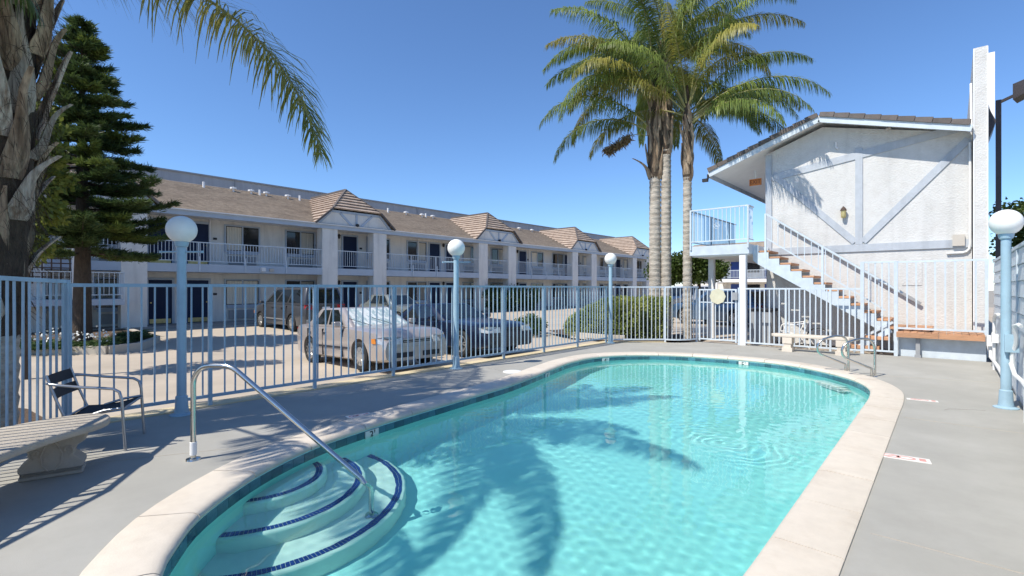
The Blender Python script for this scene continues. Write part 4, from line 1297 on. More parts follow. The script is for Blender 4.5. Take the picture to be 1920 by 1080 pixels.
# ------------------------------------------------------------------ palms
def frond(root, base, az, el0, L, bend, mats, leaf_len=.62, spacing=.034, lw=.030, twist=0.0, name='frond', side_bend=0.0, t0=.16, dk=(.45, .55), spread=.42):
    """arching plumose frond: rachis tube and rows of drooping leaflets."""
    n = 26
    pts = []; tans = []
    p = np.array(base, float)
    for i in range(n + 1):
        t = i / n
        e = el0 - bend * t ** 1.35
        a = az + side_bend * t * t
        d = np.array([cos(e) * cos(a), cos(e) * sin(a), sin(e)])
        pts.append(p.copy()); tans.append(d)
        p = p + d * L / n
    pts = np.array(pts); tans = np.array(tans)
    fo = MB().tube([tuple(q) for q in pts[::2]], [max(.004, .028 * (1 - .85 * i / n)) for i in range(0, n + 1, 2)], 6).build(name, MT['rachis'], root, smooth=True)
    k = int(L * (1 - t0) / spacing)
    t = np.linspace(t0, 1, k)
    t = np.repeat(t, 2) + RNG.uniform(-.004, .004, 2 * k)
    t = np.clip(t, 0, .999)
    sidev = np.tile([1., -1.], k)
    x = t * n
    i0 = x.astype(int); fr = (x - i0)[:, None]
    P = pts[i0] * (1 - fr) + pts[i0 + 1] * fr
    T = unit(tans[i0] * (1 - fr) + tans[i0 + 1] * fr)
    S = unit(np.cross(T, np.array([0, 0, 1.0]) + 1e-4))
    U_ = np.cross(S, T)
    ph = RNG.normal(0.12, spread, 2 * k) + twist
    D = S * (sidev * np.cos(ph))[:, None] + U_ * np.sin(ph)[:, None]
    fwd = .35 + .55 * t
    D = unit(D + T * fwd[:, None])
    prof = np.interp(t, [t0, t0 + .15, .5, .8, 1], [.55, .95, 1, .72, .32])
    Ln = leaf_len * prof * RNG.uniform(.8, 1.12, 2 * k)
    dn = np.array([0, 0, -1.0])
    seg = 3
    W_ = lw * RNG.uniform(.8, 1.15, 2 * k)
    ring = [P]; cur = P; dd = D
    for s in range(seg):
        dd = unit(dd + dn * (dk[0] + dk[1] * s))
        cur = cur + dd * (Ln / seg)[:, None]
        ring.append(cur)
    WS = unit(np.cross(D, U_ + .3 * S))
    wv_ = [.55, 1.0, .8, .12]
    V = []
    for s in range(seg + 1):
        V.append(ring[s] - WS * (W_ * wv_[s] * .5)[:, None]); V.append(ring[s] + WS * (W_ * wv_[s] * .5)[:, None])
    V = np.stack(V, 1)
    b = np.arange(2 * k)[:, None] * 8
    Fq = np.concatenate([b + np.array([[2 * s, 2 * s + 1, 2 * s + 3, 2 * s + 2]]) for s in range(seg)], 0)
    o = origin(fo)
    V = V.reshape(-1, 3) - np.array([o.x, o.y, o.z])
    np_mesh('leaflets', V, Fq, mats, fo, kind='stuff')
    return fo

def boot(root, c, ang, z, r, ln, w, lean, mat, curl=.0):
    """one old leaf base: a broad clasping trough that narrows to a curling split strap."""
    m = MB()
    N = 10
    o = np.array([c[0], c[1], z])
    rad_ = np.array([cos(ang), sin(ang), 0]); tg = np.array([-sin(ang), cos(ang), 0])
    wob = RNG.normal(0, 1, 6)
    for i in range(N + 1):
        t = i / N
        out = r * (.78 + .20 * min(1, t * 5)) + .02 + lean * (t ** 2.2) + .03 * sin(5 * t + wob[0]) * t
        ctr = o + rad_ * out + np.array([0, 0, ln * (t - .12 * max(0, lean - .12) * 3 * t * t)]) + tg * (curl * t * t + .02 * sin(6 * t + wob[1]))
        hw = w * float(np.interp(t, [0, .12, .3, .55, .85, 1], [.9, 1, .72, .44, .30, .16])) * .5
        tw = .5 * wob[2] * t * .35
        sd = tg * cos(tw) + rad_ * sin(tw); nr = rad_ * cos(tw) - tg * sin(tw)
        for s in (-1, -.5, 0, .5, 1):
            dep = .55 * hw * (s * s) * (1 + .4 * t) - .012 * (1 if s == 0 else 0)
            jit = .007 * sin(9 * t + wob[3] + 3 * s)
            m.v.append(tuple(ctr + sd * s * (hw + jit) - nr * dep))
        for s in (1, .5, 0, -.5, -1):
            dep = .55 * hw * (s * s) * (1 + .4 * t) + (.022 if abs(s) < .9 else .008)
            m.v.append(tuple(ctr + sd * s * hw * .93 - nr * dep))
    for i in range(N):
        for k in range(10):
            m.f.append((i * 10 + k, i * 10 + (k + 1) % 10, (i + 1) * 10 + (k + 1) % 10, (i + 1) * 10 + k))
    m.f.append(tuple(range(10))[::-1]); m.f.append(tuple(N * 10 + k for k in range(10)))
    return m.build('leaf_base', mat, root, smooth=True)

def trunk_rings(z0, z1, r0, r1, lean=(0, 0), bulge=None, ring=.17, amp=.008):
    prof = []
    n = int((z1 - z0) / (ring / 4))
    for i in range(n + 1):
        u = i / n
        z = z0 + (z1 - z0) * u
        r = r0 + (r1 - r0) * u + amp * ((i % 4) - 1.5) / 1.5
        if bulge: r = np.interp(z, bulge[0], bulge[1]) + amp * ((i % 4) - 1.5) / 1.5
        prof.append((r, z))
    return prof

def leaned(m, base, z0, lean):
    m.v = [(x + lean[0] * max(0, z - z0), y + lean[1] * max(0, z - z0), z) for x, y, z in m.v]
    return m

def palm(x, y, label, zc, r, lean=(0, 0), z_boot=None, boot_r=.22, nf=20, L=4.2, el=(80, -5), bend=(70, 115), seed=1, mats=('frond', 'frond2', 'frond3'),
         skip=None, leaf_len=.62, spacing=.036, lw=.032, extra=(), nb=16, boot_len=.85, boot_w=.26, boot_lean=.14, spear=True, bmat='boot', az0=0.0, group='feather palms round the pool', xk={}):
    rs = random.Random(seed)
    t = thing('palm_tree', label, 'palm tree', (x, y, 0), 0, group)
    zb = z_boot or zc - .5
    m = MB().lathe(trunk_rings(-.05, zb + .2, r * 1.12, r), 16, (x, y, 0))
    leaned(m, (x, y), 0, lean).build('trunk', MT['trunk_grey'], t, smooth=True)
    bx_, by_ = lambda z: x + lean[0] * z, lambda z: y + lean[1] * z
    m = MB().lathe([(r, zb - .05), (boot_r * .93, zb + .25), (boot_r * .98, (zb + zc) / 2), (boot_r * .75, zc - .1), (boot_r * .5, zc + .5), (.03, zc + 1.0)], 14, (x, y, 0))
    leaned(m, (x, y), 0, lean).build('crown_shaft', MT['fibre'], t, smooth=True)
    for i in range(nb):
        z = zb + (zc - zb) * (i + .2) / nb
        a = i * 2.4 + rs.uniform(-.3, .3)
        boot(t, (bx_(z), by_(z)), a, z - .1, boot_r * np.interp(i / nb, [0, .3, 1], [.95, 1.0, .72]), boot_len * rs.uniform(.75, 1.2), boot_w * rs.uniform(.8, 1.2), boot_lean * rs.uniform(.3, 1.5), MT[bmat], rs.uniform(-.1, .1))
    c = (bx_(zc), by_(zc))
    for i in range(nf):
        u = (i + .5) / nf
        a = az0 + i * 2.39996 + rs.uniform(-.2, .2)
        if skip and skip(a % (2 * pi), u): continue
        e = rad(el[0] + (el[1] - el[0]) * u ** .9 + rs.uniform(-8, 8))
        bd = rad(bend[0] + (bend[1] - bend[0]) * rs.random())
        mt_ = MT[mats[0] if rs.random() < .5 else (mats[1] if rs.random() < .55 else mats[2])]
        zz = zc + .45 * (1 - u)
        frond(t, (c[0] + .10 * cos(a), c[1] + .10 * sin(a), zz), a, e, L * rs.uniform(.88, 1.1), bd, mt_, leaf_len, spacing, lw, side_bend=rs.uniform(-.35, .35))
    for (a, e, LL, bd, z, mm) in extra:
        frond(t, (bx_(z) + .18 * cos(a), by_(z) + .18 * sin(a), z), a, rad(e), LL, rad(bd), MT[mm], leaf_len, spacing, lw, **xk)
    return t

CAMR = rad(41.4)                       # azimuth of the picture's right-hand direction in plan
R_, L_ = CAMR, CAMR + pi               # picture right / picture left
F_ = CAMR + pi / 2                     # away from the camera
def front(a): return cos(a - (F_ + pi))            # 1 = leaning towards the camera
p1 = palm(-7.38, 15.6, 'feather palm whose shaggy brown boots start lowest, left of the twin trunks', 8.2, .18, z_boot=5.35, boot_r=.25, nf=22, L=4.3, el=(84, 14), bend=(78, 118), seed=3, leaf_len=.70, spacing=.021, lw=.026,
     skip=lambda a, u: front(a) > .35 and u > .35,
     extra=((L_ + .15, 42, 4.4, 108, 7.0, 'frond'), (L_ - .25, 32, 3.9, 112, 6.9, 'frond3'), (L_ + .5, 48, 3.9, 118, 7.9, 'frond2'), (L_ + .1, 62, 4.3, 100, 8.2, 'frond2')), boot_lean=.07, nb=26, boot_len=1.05)
for (ang, ln, lean) in ((L_, .75, .48),):
    boot(p1, (-7.42, 15.6), ang, 5.3, .2, .8, .42, .5, MT['boot'])
fr = thing('palm_fruit_stalk', 'brown dangling fruit cluster on the left palm trunk', 'fruit stalk', (-7.6, 15.5, 6.9))
pts = [np.array([-7.42, 15.6, 6.75]) + np.array([cos(L_), sin(L_), 0]) * s + np.array([0, 0, z]) for s, z in ((.2, 0), (.5, .06), (.8, 0), (1.0, -.15), (1.35, -.38), (1.6, -.5))]
st_ = MB().tube([tuple(q) for q in pts], .012, 6).build('stalk', MT['rachis'], fr, smooth=True)
nn = 900
tt_ = RNG.uniform(.45, 1, nn)
PP = np.array([np.interp(tt_ * 5, range(6), [q[k] for q in pts]) for k in range(3)]).T + RNG.normal(0, .06, (nn, 3))
V, Fq = blades(PP, RNG.normal(size=(nn, 3)) + np.array([0, 0, -1.5]), .16, .035)
np_mesh('fruit_strands', V - np.array(fr.location), Fq, MT['fruit'], fr, kind='stuff')
p2 = palm(-7.06, 15.75, 'tallest feather palm with the golden spear, right of the twin trunks', 8.9, .155, z_boot=6.1, boot_r=.18, nf=24, L=4.3, el=(88, 12), bend=(75, 115), seed=5, nb=18, boot_len=1.2, boot_lean=.04, leaf_len=.70, spacing=.021, lw=.026,
          skip=lambda a, u: front(a) > .35 and u > .4,
          extra=((R_ + .9, 60, 4.6, 95, 8.9, 'frond'), (R_ - .3, 52, 4.5, 92, 8.8, 'frond2')))
MB().lathe([(.12, 8.3), (.13, 8.8), (.09, 9.4), (.02, 10.1)], 10, (-7.02, 15.75, 0)).build('spear', MT['boot'], p2, smooth=True)
p3 = palm(-6.30, 15.65, 'slender feather palm standing apart on the right, over the gate', 7.15, .13, z_boot=5.15, boot_r=.165, nf=20, L=3.9, el=(82, 16), bend=(78, 115), seed=9, nb=20, boot_len=.8, boot_lean=.04, leaf_len=.68, spacing=.021, lw=.026,
          skip=lambda a, u: front(a) > .3 and u > .4,
          extra=((R_ + .12, 46, 4.3, 98, 7.2, 'frond2'), (R_ - .45, 34, 3.4, 105, 7.1, 'frond'), (R_ + .5, 42, 4.0, 104, 7.2, 'frond'), (R_ - .1, 60, 4.4, 92, 7.3, 'frond'), (.02, 30, 3.7, 92, 7.0, 'frond3'), (-.22, 24, 3.3, 96, 6.9, 'frond'), (.2, 38, 4.1, 92, 7.1, 'frond')))

# shaggy palm at the left edge and one more beyond the frame that shades the deck
def shaggy_boots(t, x, y, lean, zs, rfun, n, seed, mat='bootgrey'):
    rs = random.Random(seed)
    for i in range(n):
        u = (i + .5) / n
        z = zs[0] + (zs[1] - zs[0]) * u
        a = i * 2.39996 + rs.uniform(-.25, .25)
        boot(t, (x + lean[0] * z, y + lean[1] * z), a, z - .3, rfun(z) + rs.uniform(-.02, .05), rs.uniform(.7, 1.25), rs.uniform(.20, .38), rs.uniform(.04, .36), MT[mat] if rs.random() < .6 else MT['boot'], rs.uniform(-.16, .16))
AX, AY = -7.85, .28
def angd(a, b): return abs(atan2(sin(a - b), cos(a - b)))
pa = palm(AX, AY, 'big shaggy palm trunk with curling grey leaf bases at the left edge', 5.6, .21, lean=(.035, .03), z_boot=1.1, boot_r=.27, nf=22, L=2.9, el=(80, 5), bend=(75, 112), seed=21, nb=4, leaf_len=.74, spacing=.0115, lw=.016, xk=dict(dk=(.16, .26), spread=.5, t0=.10),
          skip=lambda a, u: (angd(a, R_ - .1) < .95 and u > .1) or (angd(a, 2.6) < 1.15 and u > .15) or (angd(a, F_ + pi) < 1.2 and u > .3),
          extra=((R_ - .12, -3, 4.35, 74, 5.2, 'frond2'), (R_ + .40, 26, 4.0, 60, 5.9, 'frond')), az0=.4, boot_len=.8, bmat='bootgrey')
prf = lambda z: float(np.interp(z, [1.1, 1.8, 2.6, 3.4, 4.4, 5.6], [.17, .20, .25, .30, .34, .28]))
shaggy_boots(pa, AX, AY, (.035, .03), (1.25, 5.6), prf, 50, 4)
nfib = 3200
fa = RNG.uniform(0, 2 * pi, nfib); fz = RNG.uniform(1.3, 5.4, nfib)
frr = np.interp(fz, [1.1, 1.8, 2.6, 3.4, 4.4, 5.6], [.19, .22, .28, .33, .37, .30])
FP = np.column_stack([AX + .035 * fz + frr * np.cos(fa), AY + .03 * fz + frr * np.sin(fa), fz])
FD = np.column_stack([np.cos(fa) * .25, np.sin(fa) * .25, RNG.uniform(-1.5, .5, nfib)]) + RNG.normal(0, .28, (nfib, 3))
V, Fq = blades(FP, FD, RNG.uniform(.10, .34, nfib), .006, .6)
np_mesh('loose_fibres', V - np.array([AX, AY, 0]), Fq, MT['fibre'], pa, kind='stuff')
pb = palm(-7.35, -.62, 'feather palm outside the frame whose crown shadow falls on the pool', 7.1, .2, z_boot=5.0, boot_r=.3, nf=13, L=3.3, el=(78, 0), bend=(75, 115), seed=33, nb=14, leaf_len=.66, spacing=.024,
          skip=lambda a, u: angd(a, 2.5) < .6 or angd(a, R_ - .35) < .35 or angd(a, R_ - .9) < .45 or angd(a, R_ - 1.9) < .5,
          extra=((R_ - .58, 34, 3.7, 84, 7.1, 'frond'), (R_ - .2, 30, 3.0, 90, 7.0, 'frond'), (R_ - 1.36, 36, 4.2, 80, 7.1, 'frond'), (R_ - 1.5, 30, 3.8, 84, 7.0, 'frond'), (R_ + .35, 40, 3.4, 88, 7.1, 'frond'), (R_ + .8, 35, 3.6, 90, 7.1, 'frond'), (R_ + 1.5, 35, 3.6, 90, 7.1, 'frond')))
pc = palm(-7.5, -1.2, 'short feather palm outside the frame whose crown shadow bands the deck by the fence', 4.6, .2, z_boot=3.2, boot_r=.3, nf=18, L=2.15, el=(80, -10), bend=(75, 115), seed=41, nb=10, leaf_len=.6, spacing=.024,
          skip=lambda a, u: angd(a, F_ + pi) < .7,
          extra=((F_ + pi + .55, 32, 3.6, 60, 4.6, 'frond'),))

# ------------------------------------------------------------------ conifer
def conifer(x, y, label, H, prof, zlow):
    t = thing('conifer_tree', label, 'tree', (x, y, 0))
    MB().tube([(x, y, -.1), (x + .03, y, 1.2), (x - .02, y + .02, 3.0), (x, y, 5.5), (x, y, H - .2)], [.25, .21, .17, .11, .02], 12).build('trunk', MT['bark'], t, smooth=True)
    bm_ = MB()
    Ps, Ds, Ls = [], [], []
    Pl, Dl, Ll = [], [], []
    z = zlow
    rs = random.Random(5)
    w = 0
    while z < H - .25:
        Rm = float(np.interp(z, prof[0], prof[1]))
        nb = rs.choice((5, 6, 7)) if z < H - 2 else 6
        for k in range(nb):
            a = w * 1.1 + 2 * pi * k / nb + rs.uniform(-.25, .25)
            L = Rm * rs.uniform(.68, 1.12)
            droop = rs.uniform(-.16, .14)
            p0 = np.array([x, y, z + rs.uniform(-.15, .15)]); d = np.array([cos(a), sin(a), 0])
            path = []
            for i in range(7):
                u = i / 6
                path.append(p0 + d * L * u + np.array([0, 0, L * (-.16 * u + .20 * u * u + droop * u)]))
            path = np.array(path)
            bm_.tube([tuple(q) for q in path[::2]], [.035, .022, .014, .006], 5, cap=False)
            light = rs.random() < (.5 if cos(a - 3.6) > .2 else .22)  # pale needles thicker on the sunny side, sunlight put into the colour
            # side twigs with upswept needle tufts
            nt = int(6 + L * 13)
            for j in range(nt):
                u = .16 + .84 * (j + rs.random()) / nt
                q = np.array([np.interp(u * 6, range(7), path[:, c]) for c in range(3)])
                sdir = np.array([-sin(a), cos(a), 0]) * rs.choice((-1, 1))
                tw = (.36 * L * (1 - u) + .13) * rs.uniform(.5, 1.1)
                tdir = sdir * .8 + d * .75 + np.array([0, 0, rs.uniform(-.08, .10)])
                nn = 4 + int(tw / .09)
                for i in range(nn):
                    v = (i + .5) / nn
                    c = q + tdir * tw * v
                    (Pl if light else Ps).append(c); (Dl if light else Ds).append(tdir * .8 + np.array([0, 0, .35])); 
        w += 1
        z += (.34 if z < H * .6 else .29) * rs.uniform(.8, 1.2)
    bm_.build('branches', MT['bark'], t, kind='stuff', norm=False)
    for nm, P, D, mat in (('needles', Ps, Ds, 'needle'), ('sunlit_needles', Pl, Dl, 'needle_sunlit')):
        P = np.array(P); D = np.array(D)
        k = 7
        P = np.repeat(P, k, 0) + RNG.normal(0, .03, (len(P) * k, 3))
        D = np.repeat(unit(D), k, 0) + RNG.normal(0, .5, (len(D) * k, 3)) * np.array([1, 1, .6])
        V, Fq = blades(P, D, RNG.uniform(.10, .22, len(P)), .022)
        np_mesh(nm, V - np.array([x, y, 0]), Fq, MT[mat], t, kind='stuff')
    return t
conifer(-18.4, 2.48, 'tall dark conifer in the planter before the motel stairs', 9.3, ([2.6, 3.2, 4.3, 5.5, 6.8, 8.2, 9.3], [1.7, 2.4, 2.15, 1.65, 1.12, .58, .08]), 2.75)

# ------------------------------------------------------------------ leafy plants
def leaf_cloud(name, root, n, fn, mat, ln=(.05, .09), wd=.05, updir=.6, droop=.2):
    P = fn(n)
    c = P.mean(0)
    D = unit(P - c) + RNG.normal(0, .7, (len(P), 3)) + np.array([0, 0, updir])
    V, Fq = blades(P, D, RNG.uniform(ln[0], ln[1], len(P)), wd, droop)
    o = origin(root)
    return np_mesh(name, V - np.array([o.x, o.y, o.z]), Fq, mat, root, kind='stuff')
def ball(c, r, shell=.55, clumps=0, cr=.3):
    def fn(n):
        d = unit(RNG.normal(size=(n, 3)))
        rr = (shell + (1 - shell) * RNG.random(n) ** .6)[:, None]
        P = d * rr * np.array(r)
        if clumps:
            cd = unit(RNG.normal(size=(clumps, 3))) * np.array(r) * RNG.uniform(.55, 1.0, (clumps, 1))
            k = RNG.integers(0, clumps, n)
            s = RNG.uniform(.6, 1.25, clumps)
            P = cd[k] + unit(RNG.normal(size=(n, 3))) * (RNG.random(n) ** .45 * cr * s[k])[:, None]
        return P + np.array(c)
    return fn

hg = thing('clipped_hedge', 'rounded yellow-green clipped hedge inside the curved fence', 'hedge', (-8.2, 15.2, 0))
def hedge_pts(n):
    u = RNG.random(n)
    # runs along the picture's right direction, low on the left and full height on the right
    a = np.array([-9.95, 14.38]); b = np.array([-6.75, 15.35])
    top = np.interp(u, [0, .12, .3, .45, 1], [.5, .82, 1.12, 1.27, 1.27])
    ctr = a + (b - a) * u[:, None]
    d = (b - a) / np.linalg.norm(b - a); nn = np.array([-d[1], d[0]])
    ph = RNG.uniform(-.15, pi + .15, n)
    hw = .62
    ex = .45
    yy = np.sign(np.cos(ph)) * np.abs(np.cos(ph)) ** ex * hw
    zz = np.clip(np.abs(np.sin(ph)) ** ex * top, .12, None) + RNG.normal(0, .035, n)
    P = np.column_stack([ctr + nn * (yy + RNG.normal(0, .045, n))[:, None], zz])
    lump = .07 * np.sin(P[:, :1] * 7 + 1.3) * np.cos(P[:, 2:] * 6 + P[:, 1:2] * 5)
    return P + np.column_stack([nn[0] * lump, nn[1] * lump, lump * .6]) - np.array([0, 0, .0])
leaf_cloud('foliage', hg, 30000, hedge_pts, MT['hedge'], (.04, .085), .045, .9)
m = MB()
a = Vector((-9.85, 14.42, 0)); b_ = Vector((-6.85, 15.32, 0))
for u0, u1, h in ((0, .12, .5), (.12, .3, .8), (.3, .45, 1.05), (.45, 1, 1.15)):
    m.bar(a.lerp(b_, u0) + Vector((0, 0, h / 2)), a.lerp(b_, u1) + Vector((0, 0, h / 2)), .9, h)
m.build('hedge_core', MT['hedgecore'], hg)
MB().bar((-9.6, 13.92, .07), (-8.1, 13.75, .07), .14, .2).bar((-8.1, 13.75, .07), (-7.6, 13.95, .07), .14, .2).build('border_kerb', MT['kerb'], hg)
for i, (x, y, r, lb) in enumerate(((-11.6, 14.1, .42, 'low dark shrub left of the clipped hedge, nearest the navy coupe'), (-12.3, 15.2, .38, 'low dark shrub behind the left end of the clipped hedge'))):
    s_ = thing('low_shrub', lb, 'shrub', (x, y, 0), 0, 'low shrubs beside the hedge')
    leaf_cloud('foliage', s_, 2200, ball((x, y, .26), (r * 1.3, r * 1.3, .34), clumps=24, cr=.16), MT['shrub'], (.05, .09), .05)
    MB().tube([(x, y, -.15), (x, y, .25)], .04, 6).build('stem', MT['bark'], s_)

def broadleaf(x, y, label, zc, r, n, mat, ln=(.08, .15), wd=.08, trunk_r=.12, clumps=60, cr=.45, group=None):
    t = thing('leafy_tree', label, 'tree', (x, y, 0), 0, group)
    m = MB().tube([(x, y, -.2), (x + .04, y, zc * .4), (x, y + .03, zc - r[2] * .3), (x, y, zc + r[2] * .4)], [trunk_r, trunk_r * .8, trunk_r * .6, .02], 9)
    rs = random.Random(int(abs(x) * 10))
    for k in range(7):
        a = k * 2.4
        z0 = zc - r[2] * .5
        m.tube([(x, y, z0), (x + r[0] * .4 * cos(a), y + r[1] * .4 * sin(a), zc), (x + r[0] * .7 * cos(a), y + r[1] * .7 * sin(a), zc + r[2] * rs.uniform(-.2, .5))], [trunk_r * .45, trunk_r * .25, .012], 6)
    m.build('trunk', MT['bark'], t, smooth=True)
    leaf_cloud('crown', t, n, ball((x, y, zc), r, clumps=clumps, cr=cr), mat, ln, wd, .3)
    return t
broadleaf(-13.6, 1.0, 'yellow-green leafy tree squeezed between the shaggy palm and the conifer', 3.7, (.75, .55, 1.75), 5200, MT['leafy'], (.08, .14), .07, .07, 40, .3)
broadleaf(-12.6, 33.2, 'round dark green tree seen under the stair landing', 3.0, (1.75, 1.75, .95), 9000, MT['leaf'], (.12, .2), .12, .16, 60, .5)
broadleaf(-14.4, 32.2, 'green tree peeking between the twin palm trunks and the far wing', 3.0, (1.2, 1.2, .9), 5000, MT['leaf'], (.12, .2), .12, .14, 40, .5)
broadleaf(3.2, 24.0, 'dark leafy tree behind the slatted wall and the right globe', 3.3, (2.0, 2.2, 2.2), 20000, MT['leaf'], (.07, .13), .075, .16, 70, .6)
broadleaf(-7.4, 50.0, 'yellow-green tree leaning over the gabled shed roof', 4.4, (1.4, 1.4, .8), 4000, MT['leafy'], (.15, .25), .14, .15, 40, .5)
for i, (x, y, lb) in enumerate(((-24.6, 25.0, 'leafy vine mound at the foot of the second portico, left clump'), (-24.5, 26.8, 'leafy vine mound at the foot of the second portico, middle clump'), (-24.4, 28.6, 'leafy vine mound at the foot of the second portico, right clump'))):
    s_ = thing('tall_shrub', lb, 'shrub', (x + .9, y, 0), 0, 'tall shrubs before the second portico')
    leaf_cloud('foliage', s_, 3000, ball((x + .9, y, .85), (.6, 1.05, .8), clumps=40, cr=.3), MT['shrub'], (.08, .15), .08)
    MB().tube([(x + .9, y, -.1), (x + .9, y, .8)], .05, 6).build('stem', MT['bark'], s_)

# conifer planter with flowering clumps
pln = [(-23.8, -.6), (-18.6, .9), (-17.5, 1.75), (-16.6, 2.75), (-16.9, 3.5), (-18.6, 4.3), (-23.8, 4.5)]
poly_sheet('conifer_planter', MT['soil'], pln, z=.09)
m = MB()
for (a, b2) in zip(pln, pln[1:]):
    m.bar((a[0], a[1], .02), (b2[0], b2[1], .02), .16, .22)
tag(m.build('planter_kerb', MT['kerb']), kind='structure')
spots = [(-17.3, 1.95, .35), (-17.2, 2.35, .38), (-16.95, 2.75, .36), (-17.6, 1.5, .36), (-17.9, 1.2, .35), (-17.6, 3.1, .5), (-18.2, 3.5, .62), (-18.9, 3.8, .6), (-18.3, 1.9, .4), (-19.2, 1.2, .5)]
names = ['at the front corner of the planter', 'just right of the conifer trunk', 'at the right tip of the planter kerb', 'left of the conifer trunk', 'leftmost along the planter kerb',
         'dark and broad at the right side of the planter', 'tall and dark before the first motel column', 'tall and dark against the motel walkway', 'close behind the conifer trunk', 'deep in the left of the planter']
for (x, y, h), nm in zip(spots, names):
    s_ = thing('flower_clump', 'leafy clump ' + nm, 'plant', (x, y, .09), 0, 'leafy clumps in the conifer planter')
    k = 260
    a = RNG.uniform(0, 2 * pi, k)
    D = np.column_stack([np.cos(a), np.sin(a), RNG.uniform(.5, 1.6, k)])
    V, Fq = blades(np.array([x, y, .09]) + RNG.normal(0, .07, (k, 3)) * np.array([1.3, 1.3, .3]), D, RNG.uniform(h * .7, h * 1.35, k), .04, .9)
    np_mesh('leaves', V - np.array([x, y, .09]), Fq, MT['shrub'], s_, kind='stuff')
    if h < .42:
        k = 26
        V, Fq = blades(np.array([x, y, .09 + h * .8]) + RNG.normal(0, .14, (k, 3)) * np.array([1, 1, .5]), RNG.normal(size=(k, 3)), .06, .05)
        np_mesh('flowers', V - np.array([x, y, .09]), Fq, MT['petal'], s_, kind='stuff')

